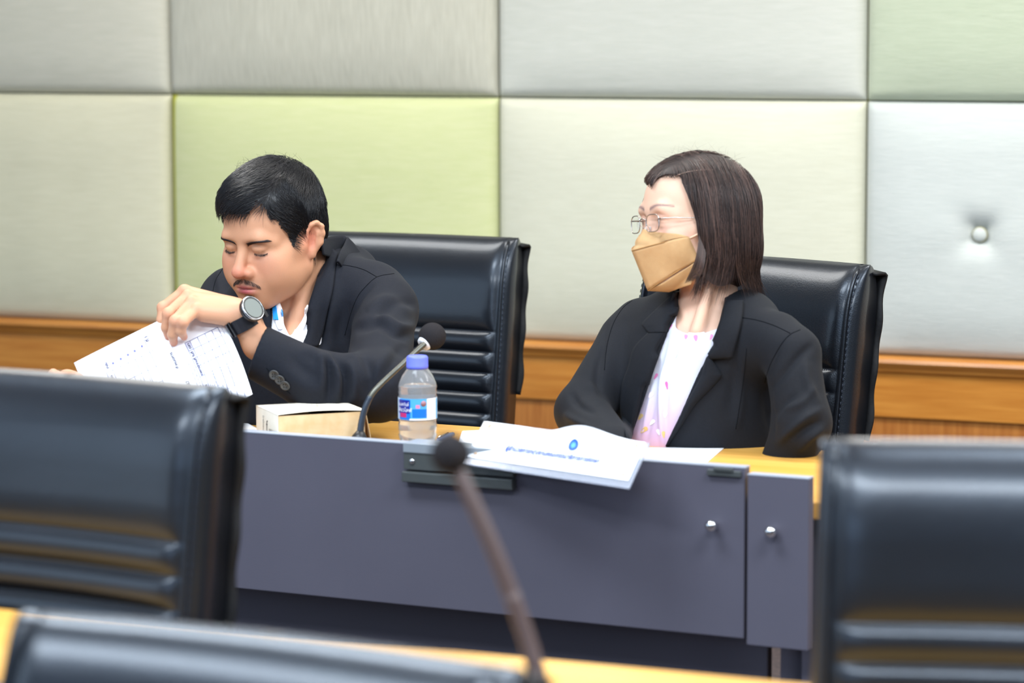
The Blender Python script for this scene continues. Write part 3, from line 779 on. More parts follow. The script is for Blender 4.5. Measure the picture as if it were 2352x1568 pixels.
def patch(name, left, right, surf, off, m, parent, nu=10, nv=30, t=.0022, puff=0, roll=0, dflt=5.2, smooth=6, dmin=0):
    """cloth strip between two pixel polylines, laid on surf and given thickness"""
    A = catmull(left, 8); B = catmull(right, 8)
    def rs(P): 
        s = np.r_[0, np.cumsum(np.linalg.norm(np.diff(P, axis=0), axis=1))]; u = np.linspace(0, s[-1], nv+1)
        return np.stack([np.interp(u, s, P[:, i]) for i in (0, 1)], 1)
    A, B = rs(A), rs(B); D = np.zeros((nu+1, nv+1)); PX = np.zeros((nu+1, nv+1, 2))
    for i in range(nu+1):
        for j in range(nv+1):
            p = A[j]+(B[j]-A[j])*i/nu; PX[i, j] = p; D[i, j] = -surf.hit(p[0], p[1], dflt, dmin)[0][2]
    for _ in range(smooth):
        E_ = np.pad(D, 1, mode='edge'); D = .5*D+.125*(E_[:-2, 1:-1]+E_[2:, 1:-1]+E_[1:-1, :-2]+E_[1:-1, 2:])
    vs = []
    for i in range(nu+1):
        for j in range(nv+1):
            u = i/nu; o = off+puff*math.sin(math.pi*u)**.7+roll*(1-u)
            vs.append(V(PX[i, j, 0], PX[i, j, 1], D[i, j]-o))
    f = [(i*(nv+1)+j, (i+1)*(nv+1)+j, (i+1)*(nv+1)+j+1, i*(nv+1)+j+1) for i in range(nu) for j in range(nv)]
    o = vmesh(name, np.array(vs), f, m, parent); solid(o, t, 0)
    return o
def seam(name, pts, surf, m, parent, r=.0009, off=.0004, n=10, dflt=5.2):
    P = catmull(pts, n); pp = []
    for p in P:
        h, nn = surf.hit(p[0], p[1], 99.); (pp.append(h+nn*off) if h[2] > -50 else None)
    pp = np.array(pp)
    g = MB().tube([Vector(x) for x in toW(pp)], r, 6); o = g.build(name, m, None, True); return local(parent, o)
def strands(name, paths, rad, m, parent, color=None, sides=3):
    """paths (N, K, 3) in the camera-aligned frame -> tapered hairs in one mesh"""
    P = np.asarray(paths); N_, K, _ = P.shape; T = np.gradient(P, axis=1); T /= np.linalg.norm(T, axis=2, keepdims=True)+1e-9
    ref = np.zeros_like(T); ref[..., 2] = 1; A = np.cross(T, ref); A /= np.linalg.norm(A, axis=2, keepdims=True)+1e-6; B = np.cross(T, A)
    tp = np.linspace(0, 1, K); tr = (np.minimum(1, .5+tp*3)*np.sqrt(np.maximum(1-tp**3, .03)))[None, :, None]
    rad = np.asarray(rad)*np.ones(N_); vs = []
    for s_ in range(sides):
        a = 2*math.pi*s_/sides; vs.append(P+(A*math.cos(a)+B*math.sin(a))*tr*rad[:, None, None])
    v = np.stack(vs, 2).reshape(-1, 3)
    base = (np.arange(N_)*K*sides)[:, None, None]+(np.arange(K-1)*sides)[None, :, None]+np.arange(sides)[None, None, :]
    nx = (np.arange(sides)+1) % sides; b2 = (np.arange(N_)*K*sides)[:, None, None]+(np.arange(K-1)*sides)[None, :, None]+nx[None, None, :]
    q = np.stack([base, b2, b2+sides, base+sides], -1).reshape(-1, 4)
    c = None
    if color is not None: c = np.repeat(np.asarray(color), K*sides, axis=0)
    return vmesh(name, v, q, m, parent, c)

# ---------------------------------------------------------------- a head in its own frame (x = its left, y = ahead, z = up)
def head(S, fr, g=0, closed=False, s=1.0, ears=True):
    """g 0 man, 1 woman"""
    e = lambda c, r, k=.01, op='u', rot=None: S.ell(np.array(c)*s, np.array(r)*s, k*s, op, fr, rot)
    c = lambda a, b, ra, rb, k=.01, op='u': S.cone(np.array(a)*s, np.array(b)*s, ra*s, rb*s, k*s, op, fr)
    e((0, -.010, .034), (.0755, .096, .086))
    e((0, .040, .036), (.060, .050, .058), .03)
    e((0, .030, -.030), (.061, .058, .070), .03)
    e((0, .052, -.060), (.040, .036, .040), .03)
    for x in (-1, 1):
        c((x*.053, .000, -.056), (x*.020, .066, -.094), .018, .015, .04)
        if not g: e((x*.044, .036, -.050), (.026, .044, .040), .03)
        c((x*.066, .012, -.010), (x*.044, .066, -.018), .012, .014, .022)       # cheek bone
        e((x*.045, .060, -.042), (.022, .024, .030), .02)                       # cheek
    e((0, .072, -.099), (.021, .017, .014), .018)                               # chin
    c((-.036, .082, .021), (.036, .082, .021), .0085, .0085, .018)              # brow
    for x in (-1, 1):
        c((x*.036, .082, .021), (x*.052, .066, .012), .0085, .006, .016)
        e((x*.031, .099, .002), (.020, .015, .0115), .014, 's')                 # socket
        e((x*.014, .097, -.004), (.006, .010, .012), .008, 's')
    if g: c((0, .080, .010), (0, .104, -.034), .0070, .0095, .010); e((0, .106, -.0375), (.0105, .0100, .0095), .008)
    else: c((0, .0865, .008), (0, .109, -.030), .0080, .0110, .010); e((0, .1125, -.0360), (.0125, .0105, .0102), .008)
    for x in (-1, 1):
        e((x*.0148, .0985, -.0395), (.0086, .0110, .0088), .006)
        e((x*.0075, .1065, -.0485), (.0040, .0055, .0034), .003, 's')
    e((0, .078, -.066), (.030, .022, .026), .02)                                # muzzle
    c((0, .0985, -.050), (0, .0995, -.058), .0016, .002, .003, 's')             # philtrum
    e((0, .0925, -.0650), (.0245, .0095, .0060), .005)
    e((0, .0905, -.0760), (.0205, .0105, .0074), .005)
    for x in (-1, 1): e((x*.0065, .0985, -.0640), (.006, .004, .0035), .004)
    S.p.append(S.p.pop())
    e((0, .1015, -.0700), (.0235, .0120, .0011), .0022, 's')
    e((0, .0960, -.0880), (.016, .006, .005), .01, 's')                         # under the lip
    for x in (-1, 1):                                                           # eyes
        e((x*.0310, .0770, .0015), (.0150, .0130, .0125), .003)
        if closed:                                                              # lowered lids
            e((x*.0310, .0800, .0045), (.0165, .0118, .0100), .003)
            e((x*.0310, .0800, -.0105), (.0150, .0090, .0045), .004)
        else:
            e((x*.0310, .0795, .0080), (.0165, .0115, .0060), .003); e((x*.0310, .0785, -.0075), (.0155, .0105, .0045), .003)
    for x in ((-1, 1) if ears else ()):                                         # ears
        Rz = rotm((0, 0, 1), x*.42) @ rotm((1, 0, 0), .16)
        T = lambda p: Rz @ np.array(p)+np.array([x*.0745, -.010, -.004])
        e(T((x*.004, -.004, .004)), (.0068, .0200, .0305), .006, 'u', Rz)
        e(T((x*.010, .001, .003)), (.0060, .0118, .0190), .004, 's', Rz)
        P_ = [(.008, .010, .004), (.008, .011, .017), (.009, .004, .028), (.011, -.008, .032), (.012, -.018, .025), (.012, -.021, .011), (.010, -.018, -.006), (.007, -.010, -.018)]
        PT = [T((x*a, b, cc)) for a, b, cc in P_]
        for i in range(len(PT)-1): c(PT[i], PT[i+1], .0040, .0040, .0045)
        e(T((x*.006, -.002, -.027)), (.0050, .0085, .0095), .005, 'u', Rz)      # lobe
        c(T((x*.010, -.011, .014)), T((x*.009, -.009, -.010)), .0028, .0028, .004)  # antihelix
        c(T((x*.007, .010, -.002)), T((x*.007, .010, -.010)), .0036, .0030, .004)   # tragus
def rotm(ax, a):
    ax = nrm(ax); K = np.array([[0, -ax[2], ax[1]], [ax[2], 0, -ax[0]], [-ax[1], ax[0], 0]])
    return np.eye(3)+math.sin(a)*K+(1-math.cos(a))*K @ K
def bump(L, c, r): return np.exp(-(((L-np.array(c))/np.array(r))**2).sum(-1))
def mixc(C, w_, col): return C*(1-w_[:, None])+linc(col)*w_[:, None]
def finger(S, pts, rads, k=.006, nail=None):
    S.path(pts, rads, k)
m_skin = mat('skin', (232, 190, 160), .5, .35, sub=.12, attr='tint', bump=('noise', 500, .12, (1, 1, 1)))
m_suit = mat('suit_cloth', (22, 25, 34), .8, .25, noise=(300, (19, 22, 30), (1, 1, 1)), bump=[('noise', 900, .25, (1, 1, 1)), ('noise', 30, .12, (1, 1, 1))], sheen=.02)
m_suit2 = mat('woman_suit_cloth', (19, 22, 29), .78, .25, noise=(300, (16, 19, 25), (1, 1, 1)), bump=[('noise', 900, .25, (1, 1, 1)), ('noise', 26, .10, (1, 1, 1))], sheen=.02)
m_hair = mat('black_hair', (22, 22, 25), .34, .6, attr='tint'); m_hair.node_tree.nodes['Principled BSDF'].inputs['Anisotropic'].default_value = .6
m_hairw = mat('dark_brown_hair', (52, 42, 40), .40, .5, attr='tint')
m_seam = mat('seam_line', (14, 16, 20), .9, .1)
# ================================================================ THE MAN
MR = np.array([[0.8205, -0.5604, -0.1129], [-0.0879, -0.3189, 0.9437], [0.5648, 0.7644, 0.3109]])
_u, _s, _v = np.linalg.svd(MR); MR = _u @ _v
MT = np.array([-0.4344, 0.1931, -5.25]); MF = (MR, MT)
S = Sdf(); head(S, MF, 0, True)
hl = lambda p: MR @ np.array(p)+MT
S.cone(hl((0, -.045, -.045)), V(712, 735, 5.35), .058, .058, .022)                   # neck
S.ell(hl((0, .030, -.082)), (.030, .030, .030), .02)
S.cone(hl((.050, -.03, -.05)), V(676, 778, 5.24), .012, .010, .010)               # neck muscle
S.cone(V(560, 690, 5.46), V(840, 690, 5.28), .045, .050, .05)                       # under the clothes
S.ell(V(700, 860, 5.34), (.12, .19, .09), .05)
S.ell(V(720, 1100, 5.42), (.13, .16, .10), .05)
# left arm, wrist, hand
E_, W0, W1 = V(865, 893, 4.99), V(594, 790, 4.975), V(553, 721, 4.965)
S.cone(V(880, 700, 5.27), E_, .042, .036, .02); S.path([E_, V(735, 878, 4.985), V(640, 822, 4.98), W0], (.034, .030, .028, .0265), .01); S.cone(W0, W1, .0265, .0230, .012)
S.ell(V(580, 748, 4.985), (.019, .028, .016), .01)
kn = [V(424, 668, 5.015), V(433, 679, 4.985), V(441, 693, 4.965), V(452, 711, 4.955)]
for i, kk in enumerate(kn):
    w0 = V(546, 705+i*9, 4.985-.008*i)
    S.cone(w0, kk, .0150, (.0108, .0108, .0102, .0098)[i], .012)
S.cone(V(546, 722, 4.965), V(470, 722, 4.958), .0175, .0130, .014)
S.ell(V(500, 708, 4.975), (.038, .019, .015), .015)
S.cone(V(545, 730, 4.98), V(500, 728, 4.995), .015, .014, .012)
fing = [([kn[0], V(374, 706, 5.005), V(370, 736, 5.0), V(384, 762, 5.0)], (.0105, .0092, .0082, .0066)),
        ([kn[1], V(386, 720, 4.955), V(381, 752, 4.962), V(388, 776, 4.975)], (.0106, .0095, .0086, .0066)),
        ([kn[2], V(402, 737, 4.935), V(396, 768, 4.945), V(399, 787, 4.962)], (.0104, .0096, .0088, .0070)),
        ([kn[3], V(420, 740, 4.928), V(416, 760, 4.935), V(423, 774, 4.955)], (.0098, .0090, .0080, .0064))]
for p_, r_ in fing: S.path(p_, r_, .0035)
for p_, r_ in fing:                                                                # knuckle bumps
    S.ell(p_[0]+np.array([0, .002, .004]), (.009, .008, .008), .006); S.ell(p_[1], (.0102, .0102, .0100), .004)
S.path([V(520, 722, 5.0), V(470, 738, 5.03), V(430, 752, 5.03), V(400, 768, 5.015)], (.016, .0125, .0108, .0085), .01)   # thumb behind the sheet
# right arm and hand low on the left, holding the sheet's corner
RE, RW = V(340, 985, 5.10), V(178, 893, 4.95)
S.cone(V(525, 705, 5.5), RE, .040, .036, .02); S.cone(RE, RW, .032, .024, .02)
RK = V(152, 872, 4.93)
S.cone(RW, RK, .022, .017, .012); S.ell(V(160, 882, 4.94), (.020, .022, .030), .012)
for i, (x, y, x2, y2, d) in enumerate(((146, 868, 122, 858, 4.90), (140, 880, 114, 872, 4.905), (140, 893, 114, 888, 4.91), (144, 905, 120, 904, 4.92))):
    S.path([RK, V(x, y, d+.01), V(x2, y2, d), V(x2+8, y2+12, d-.012)], (.012, .0095, .0082, .0070), .004)
S.path([RW, V(178, 872, 4.91), V(178, 868, 4.90)], (.016, .011, .009), .008)
# legs under the desk
hipL, hipR = V(800, 1230, 5.42), V(650, 1225, 5.52)
rowf = toV(np.array([0., 0, 0]) + CMn[:3, 3] + np.array(D1.to_3x3() @ Vector((0, -1, 0))))     # towards the desk
sid = toV(CMn[:3, 3] + np.array(D1.to_3x3() @ Vector((1, 0, 0))))
kneeL, kneeR = hipL+rowf*.34+UPV*.03, hipR+rowf*.34+UPV*.03
def ankle(k): w_ = toW(k); w_ = np.array([w_[0], w_[1], .09]); return toV(w_)
S.cone(V(715, 1080, 5.42), (hipL+hipR)/2, .12, .12, .05)
S.path([hipL, kneeL, ankle(kneeL)], (.085, .06, .04), .03); S.path([hipR, kneeR, ankle(kneeR)], (.085, .06, .04), .03)
lo = np.array([-.86, -.95, -5.68]); hi = np.array([-.10, .34, -4.84])
v, q = S.mesh(V(90, 1200, 4.8)-np.array([.02, .3, .95]), np.array([-.10, .36, -4.80]), .0027)
v = relax(v, q, 1, .35)
Lc = (v-MT) @ MR
C = np.tile(linc((201, 149, 117)), (len(v), 1))
hd = bump(Lc, (0, .02, 0), (.11, .13, .14))
C = mixc(C, .65*bump(Lc, (0, .115, -.038), (.022, .02, .018)), (214, 122, 104))
for x in (-1, 1):
    C = mixc(C, .35*bump(Lc, (x*.043, .075, -.030), (.024, .03, .022)), (214, 136, 116))
    C = mixc(C, .55*bump(Lc, (x*.030, .09, .0155), (.019, .02, .0050)), (104, 78, 72))
    C = mixc(C, .85*bump(Lc, (x*.035, .092, -.0066), (.0125, .02, .0017)), (60, 42, 40))
    C = mixc(C, .30*bump(Lc, (x*.031, .088, -.014), (.017, .02, .006)), (178, 130, 116))
    C = mixc(C, .7*bump(Lc, (x*.079, -.008, 0), (.008, .026, .034)), (214, 128, 106))
C = mixc(C, np.clip(1.15*bump(Lc, (0, .10, -.0668), (.020, .022, .0046)), 0, 1), (172, 92, 94))
C = mixc(C, np.clip(1.15*bump(Lc, (0, .10, -.0752), (.018, .022, .0056)), 0, 1), (190, 100, 106))
C = mixc(C, .9*bump(Lc, (0, .105, -.0700), (.021, .02, .0012)), (120, 56, 62))
C = mixc(C, .50*bump(Lc, (0, .10, -.0560), (.028, .025, .0060)), (104, 78, 68))
C = mixc(C, .22*bump(Lc, (0, .085, -.095), (.03, .03, .016)), (136, 104, 84))
for p_, r_ in fing:
    C = mixc(C, .35*np.exp(-((v-p_[1])**2).sum(1)/.011**2), (214, 140, 118)); C = mixc(C, .5*np.exp(-((v-p_[3])**2).sum(1)/.012**2), (214, 132, 116))
    C = mixc(C, .25*np.exp(-((v-p_[0])**2).sum(1)/.011**2), (214, 140, 118))
def mole(hx, hy, hz, r=.0013): 
    global C
    C = mixc(C, .85*bump(Lc, (hx, hy, hz), (r*1.3, .01, r*1.3)), (90, 60, 50))
man = vmesh('person', v, q, m_skin, None, C)
tag(man, 'man in a dark suit bowed over papers, wrist raised, reading at the desk', 'person')
def recentre(o, p):
    p = Vector(p); o.data.transform(Matrix.Translation(-p)); o.location = p
recentre(man, toW(V(715, 1080, 5.42))); bpy.context.view_layer.update()
mskin = (v, q)

# hair: a cap under thousands of strands
H0 = Sdf(); head(H0, MF, 0, True, 1.0, False)
HS = Sdf(); HS._add(lambda P: H0.ev(P)-.0040, MT, .16, .006, 'u')
eh = lambda c, r, k=.01, op='u': HS.ell(c, r, k, op, MF)
eh((0, -.010, .049), (.0845, .1020, .0960)); eh((-.012, .034, .078), (.060, .056, .042), .03); eh((0, -.060, -.006), (.064, .046, .064), .03)
def hair_mask(L):
    """1 where hair grows, in the head frame"""
    x, y, z = np.abs(L[..., 0]), L[..., 1], L[..., 2]
    zf = np.interp(x, [0, .028, .034, .038, .046, .052, .058, .064], [.068, .067, .080, .092, .084, .072, .054, .036])
    zs = np.interp(y, [-.10, -.03, -.022, -.016, .004, .025, .040, .0425, .047, .058, .063], [-.072, -.052, -.035, .026, .022, .010, -.008, .004, .024, .036, .054])
    zs = np.where((x < .05) & (y < 0), -.075, zs)
    side = (x > .057) | (y < .045)
    return np.where(side, z > zs, z > zf) | (z > .098)
rng = np.random.default_rng(3)
def roots(n, sdf, fr, mask, cen=(0, -.01, .02), jit=0):
    d = rng.normal(size=(n, 3)); d /= np.linalg.norm(d, axis=1, keepdims=True)
    P = np.array(cen)+d*.115; P = P @ fr[0].T+fr[1]
    for _ in range(6): P = P-sdf.grad(P)*sdf.ev(P)[:, None]*.95
    L = (P-fr[1]) @ fr[0]; m = mask(L); return P[m]
def grow(P0, sdf, fr, flow, K, step, lift, spread=.25, ends=None):
    P = P0.copy(); out = [P.copy()]; n = len(P); jd = rng.normal(size=(n, 3))*spread; prev = None
    lf = np.asarray(lift)
    for k in range(1, K):
        L = (P-fr[1]) @ fr[0]; d = flow(L, k) @ fr[0].T+jd; g = sdf.grad(P); d = d-g*(d*g).sum(1, keepdims=True)*.9
        d /= np.linalg.norm(d, axis=1, keepdims=True)+1e-9
        if prev is not None: d = .55*prev+.45*d; d /= np.linalg.norm(d, axis=1, keepdims=True)
        prev = d; P = P+d*np.asarray(step)[..., None]
        tgt = lf*(k/(K-1))**1.2 if lf.ndim else lf*(k/(K-1))
        s_ = sdf.ev(P); P = P-sdf.grad(P)*((s_-tgt)*.7)[:, None]; out.append(P.copy())
    return np.stack(out, 1)
# cap mesh: the hair volume cut back to the hair region
hv, hq = HS.mesh(MT-.14, MT+.15, .0032)
hLc = (hv-MT) @ MR; keep = hair_mask(hLc)
hn = vnorm(hv, hq); hv = hv-hn*.0035
hq2 = hq[keep[hq].all(1)]
used = np.unique(hq2); mp = np.full(len(hv), -1); mp[used] = np.arange(len(used))
cap = vmesh('hair', hv[used], mp[hq2], m_hair, man, np.tile(linc((24, 24, 27)), (len(used), 1)))
cap['label'] = 'short black side-swept hair'
P0 = roots(24000, HS, MF, hair_mask)
def flow_m(L, k):
    whorl = np.array([-.005, -.055, .120]); d = L-whorl; d[:, 2] *= .55
    d /= np.linalg.norm(d, axis=1, keepdims=True)
    top = np.clip((L[:, 2]-.05)/.05, 0, 1)[:, None]; fr_ = np.clip((L[:, 1]-.02)/.05, 0, 1)[:, None]
    sw = np.array([-1.1, .25, -.10]); dn = np.array([0, .10, -1.0])
    side = (np.clip((np.abs(L[:, 0])-.040)/.02, 0, 1)[:, None])*np.clip((L[:, 1]+.01)/.03, 0, 1)[:, None]
    bk = np.array([0, -.75, -.55])
    return d*(.9-.7*side)+top*(1-fr_)*np.array([-.35, .5, 0])+top*fr_*(1-side)*sw*1.2+(1-top)*(1-side)*dn*.9+side*bk*1.1
n_ = len(P0); L0 = (P0-MT) @ MR
sh = np.where(L0[:, 2] > .07, .0060, .0030)*rng.uniform(.6, 1.15, n_)*np.where((L0[:, 1] > .06) & (L0[:, 2] < .085), .55, 1)
pth = grow(P0-HS.grad(P0)*.004, HS, MF, flow_m, 8, sh, np.where(L0[:, 2] > .05, rng.uniform(-.001, .0042, n_), rng.uniform(-.002, .0012, n_)), .13)
hc = rng.uniform(.75, 1.5, n_)[:, None]*linc((25, 25, 29))
local_hair = strands('hair_strands', pth, .00031, m_hair, man, hc)
local_hair.parent = cap
nf = 60                                                                             # flyaway hairs at the crown
fl0 = P0[(L0[:, 2] > .112) & (L0[:, 1] < .03)]; fl0 = fl0[rng.integers(0, len(fl0), nf)]
fp = grow(fl0, HS, MF, lambda L, k: np.tile([[-.3, .5, .2]], (len(L), 1))+rng.normal(size=L.shape)*.5, 9, np.full(nf, .0042), rng.uniform(.004, .016, nf), .6)
f_ = strands('flyaway_hairs', fp, .00022, m_hair, man, np.tile(linc((30, 30, 34)), (nf, 1))); f_.parent = cap
def follow(pts): return pts
def facehair(name, fn, n, length, col, par, rad=.00022, lift=.0012):
    """fn -> (local root, local direction)"""
    r_, d_ = fn(n); r_ = np.array(r_); d_ = np.array(d_)
    P = r_ @ MR.T+MT
    fw = MR[:, 1]
    for _ in range(9): P = P-fw*(S.ev(P)*.8)[:, None]
    D_ = d_ @ MR.T; out = [P]; n = len(P); ln = length*rng.uniform(.6, 1.2, n)
    for k in range(1, 5):
        Q = out[-1]+D_*(ln/4)[:, None]; Q = Q-fw*(S.ev(Q)-lift*k/4)[:, None]; Q = Q-fw*(S.ev(Q)-lift*k/4)[:, None]; out.append(Q)
    return strands(name, np.stack(out, 1), rad, m_hair, par, np.tile(linc(col), (n, 1)))
def brow(x):
    def f(n):
        t = rng.uniform(0, 1, n); w_ = rng.uniform(-1, 1, n)*.0036*(1.0-.62*t)
        X = .0125+.041*t; Z = .0108+.0105*np.sin(np.minimum(t*1.7, 1.75))-.0012*t+w_
        r_ = np.stack([x*X, np.full(n, .1), Z], 1); d_ = np.stack([x*(.75+0*t), -.1+0*t, .55-1.0*t-w_*80], 1); d_ /= np.linalg.norm(d_, axis=1, keepdims=True)
        return r_, d_
    return f
for x in (-1, 1): facehair('eyebrow', brow(x), 900, .0060, (52, 42, 44), man, .00018)
def lash(x):
    def f(n):
        t = rng.uniform(0, 1, n); X = .0225+.027*t
        r_ = np.stack([x*X, np.full(n, .1), -.0065+.002*(2*t-1)**2+rng.normal(size=n)*.0003], 1)
        return r_, np.tile(nrm([x*.25, .5, -.75]), (n, 1))
    return f
for x in (-1, 1): facehair('eyelashes', lash(x), 90, .0042, (34, 26, 28), man, .00018, .0016)
def must(n):
    t = rng.uniform(-1, 1, n); w_ = rng.uniform(-1, 1, n)
    gap = np.abs(t) > .06
    X = .0310*t; Z = -.0545-.0120*np.abs(t)**2.0+w_*(.0044-.0016*np.abs(t))
    d_ = np.stack([.55*np.sign(t), 0*t, -.8+0*t], 1); d_ /= np.linalg.norm(d_, axis=1, keepdims=True)
    return np.stack([X, np.full(n, .11), Z], 1)[gap], d_[gap]
facehair('mustache', must, 560, .0046, (66, 52, 48), man, .00013)
def goat(n):
    return np.stack([rng.normal(size=n)*.006, np.full(n, .1), -.0855+rng.normal(size=n)*.0018], 1), np.tile(nrm([0, .1, -1]), (n, 1))
facehair('chin_tuft', goat, 70, .0045, (50, 42, 40), man, .00017)

# ---- suit jacket
J = Sdf()
J.cone(V(546, 690, 5.50), V(852, 684, 5.29), .066, .066, .06)                         # shoulders
J.cone(V(700, 640, 5.43), V(795, 640, 5.42), .070, .066, .05)                       # upper back
J.cone(V(852, 690, 5.30), V(884, 712, 5.25), .060, .058, .03)
J.ell(V(690, 800, 5.34), (.165, .19, .125), .06)
J.ell(V(715, 960, 5.36), (.165, .20, .135), .06)
J.ell(V(725, 1110, 5.42), (.17, .16, .13), .05)
J.cone(V(884, 712, 5.25), V(868, 890, 5.00), .058, .056, .02)                       # upper sleeve
J.cone(V(868, 890, 5.00), V(735, 882, 4.985), .058, .054, .02)                      # forearm sleeve
J.cone(V(735, 882, 4.985), V(580, 802, 4.975), .054, .047, .02)
J.cone(V(607, 806, 4.975), V(560, 770, 4.97), .0455, .0400, .002, 's')
J.p.pop()
# cuff opening: cut square and hollow
cd_ = nrm([-.93, .36, 0]); cc = V(592, 803, 4.975)
def cutfn(P, c=cc, d=cd_): return -((P-c) @ d)
J.p.append((lambda P: -((P-cc) @ cd_)+.0*P[..., 0] if False else np.where(np.linalg.norm(P-cc, axis=-1) < .11, -((P-cc) @ cd_), .2), cc, .11, .003, 's'))
J.cone(cc-cd_*.018, cc+cd_*.05, .034, .036, .002, 's')
J.cone(V(528, 700, 5.5), V(345, 985, 5.12), .058, .056, .03); J.cone(V(345, 985, 5.12), V(205, 905, 4.97), .055, .042, .02)
J.poly([(622, 688), (640, 672), (655, 560), (748, 540), (742, 585), (727, 640), (708, 700), (697, 760), (684, 800), (660, 860), (640, 850), (626, 735)], 5.02, 5.40, .006)
J.cone(hl((0, -.045, -.045)), V(712, 735, 5.35), .060, .062, .01, 's')
jv, jq = J.mesh(np.array([-.90, -.56, -5.66]), np.array([-.12, .24, -4.86]), .0042)
jv = relax(jv, jq, 2, .5)
FO = [ ([(956, 700), (905, 700), (850, 735), (812, 760)], -.006, 12), ([(950, 720), (890, 690), (840, 715)], .006, 14),
       ([(955, 748), (915, 752), (870, 728), (822, 742)], .007, 10), ([(958, 765), (915, 770), (872, 745), (830, 760)], -.006, 10),
       ([(745, 812), (768, 840), (778, 880), (775, 925)], .009, 9), ([(760, 815), (788, 850), (792, 890), (788, 928)], -.009, 9),
       ([(748, 830), (756, 850), (757, 890), (752, 925)], -.007, 8), ([(738, 818), (740, 850), (738, 900)], .006, 9),
       ([(800, 830), (815, 870), (815, 925)], .007, 11), ([(835, 820), (850, 860), (848, 915)], -.006, 12), ([(790, 800), (820, 830), (845, 880)], .004, 12),
       ([(690, 800), (725, 812), (752, 835)], .005, 12), ([(640, 840), (690, 880), (730, 900)], .003, 16), ([(665, 815), (700, 850), (735, 870)], -.003, 14),
       ([(900, 800), (870, 840), (850, 880)], .005, 14), ([(930, 790), (905, 830), (885, 880)], -.004, 14),
       ([(742, 700), (738, 760), (740, 805)], -.008, 12), ([(800, 690), (785, 740), (780, 790)], -.006, 16), ([(770, 640), (760, 700), (755, 760)], .004, 14),
       ([(860, 650), (825, 690), (805, 745)], -.004, 7), ([(500, 620), (505, 660), (510, 700)], .003, 8)]
jv = fold(jv, jq, [(a_, b_*1.45, c_) for a_, b_, c_ in FO])
jack = vmesh('suit_jacket', jv, jq, m_suit, man); jack['label'] = 'charcoal black suit jacket'
JS = Surf((jv, jq)); 
def child(o, par): 
    o.parent = par; return o
# cuff lining, buttons, seams
for px, py in ((630, 860), (643, 871), (655.5, 884)):
    h, n_ = JS.hit(px, py); Mx = Matrix.Translation(Vector(toW(h+n_*.0005))) @ Vector(CMn[:3, :3] @ n_).to_track_quat('Z', 'Y').to_matrix().to_4x4()
    g = MB().lathe([(.0085, 0), (.0092, .0012), (.0090, .0026), (.0076, .0030), (.0070, .0022), (.0004, .0022)], 28, Mx)
    b_ = child(local(man, g.build('button', mat('button_horn', (62, 62, 62), .35, .5), None, True)), jack)
    g = MB()
    for i in (-1, 1):
        for j in (-1, 1): g.lathe([(.0011, .0021), (.0011, .0026), (.0002, .0026)], 8, Mx @ Matrix.Translation((i*.0022, j*.0022, 0)))
    bh = child(local(man, g.build('button_holes', mat('button_hole', (10, 10, 10), .8), None, False)), jack)
S1 = [('shoulder_seam', [(771, 608), (800, 610), (835, 619), (866, 636)]), ('armhole_seam', [(905, 628), (866, 636), (838, 660), (820, 684), (806, 720), (792, 770)]),
      ('right_armhole_seam', [(515, 612), (497, 640), (489, 668)]), ('cuff_seam', [(668, 905), (640, 880), (612, 845)])]
for nm, pts in S1: child(seam(nm, pts, JS, m_seam, man, .0007, .0001), jack)
# collar and lapels
lapm = m_suit
child(patch('lapel', [(777, 583), (770, 613), (764, 662), (752, 715), (742, 760), (730, 797)], [(742, 549), (743, 580), (729, 638), (710, 700), (698, 755), (684, 800)], JS, .010, lapm, man, t=.003, puff=.003, roll=-.003, dmin=5.10), jack)
child(patch('right_lapel', [(606, 700), (604, 730), (610, 790), (640, 850)], [(628, 692), (626, 735), (641, 770), (668, 850)], JS, .010, lapm, man, t=.003, puff=.003, dmin=5.10), jack)
# standing collar behind the neck
ck = [V(739, 552, 5.24), V(752, 545, 5.29), V(768, 542, 5.33), V(786, 541, 5.36), V(797, 546, 5.365)]
lowr = [V(742, 585, 5.235), V(756, 590, 5.28), V(768, 594, 5.32), V(778, 592, 5.345), V(788, 588, 5.36)]
def curve3(P, u): 
    P = catmull(P, 8); x = u*(len(P)-1); i = min(int(x), len(P)-2); return P[i]+(P[i+1]-P[i])*(x-i)
g = [[curve3(ck, i/30)*(1-j/8)+curve3(lowr, i/30)*(j/8)+np.array([0, 0, .004*math.sin(math.pi*j/8)]) for j in range(9)] for i in range(31)]
vs = np.array(g).reshape(-1, 3); fs = [(i*9+j, (i+1)*9+j, (i+1)*9+j+1, i*9+j+1) for i in range(30) for j in range(8)]
o = vmesh('collar', vs, fs, m_suit, man); solid(o, .0035, 0); child(o, jack)
k1 = [V(797, 545, 5.362), V(790, 562, 5.33), V(780, 580, 5.275), V(774, 600, 5.245)]
k2 = [V(832, 588, 5.385), V(824, 602, 5.36), V(806, 612, 5.315), V(788, 622, 5.275)]
g = [[curve3(k1, i/30)*(1-j/8)+curve3(k2, i/30)*(j/8)+np.array([0, .003, .005])*math.sin(math.pi*j/8) for j in range(9)] for i in range(31)]
o = vmesh('collar_leaf', np.array(g).reshape(-1, 3), fs, m_suit, man); solid(o, .0035, 0); child(o, jack)

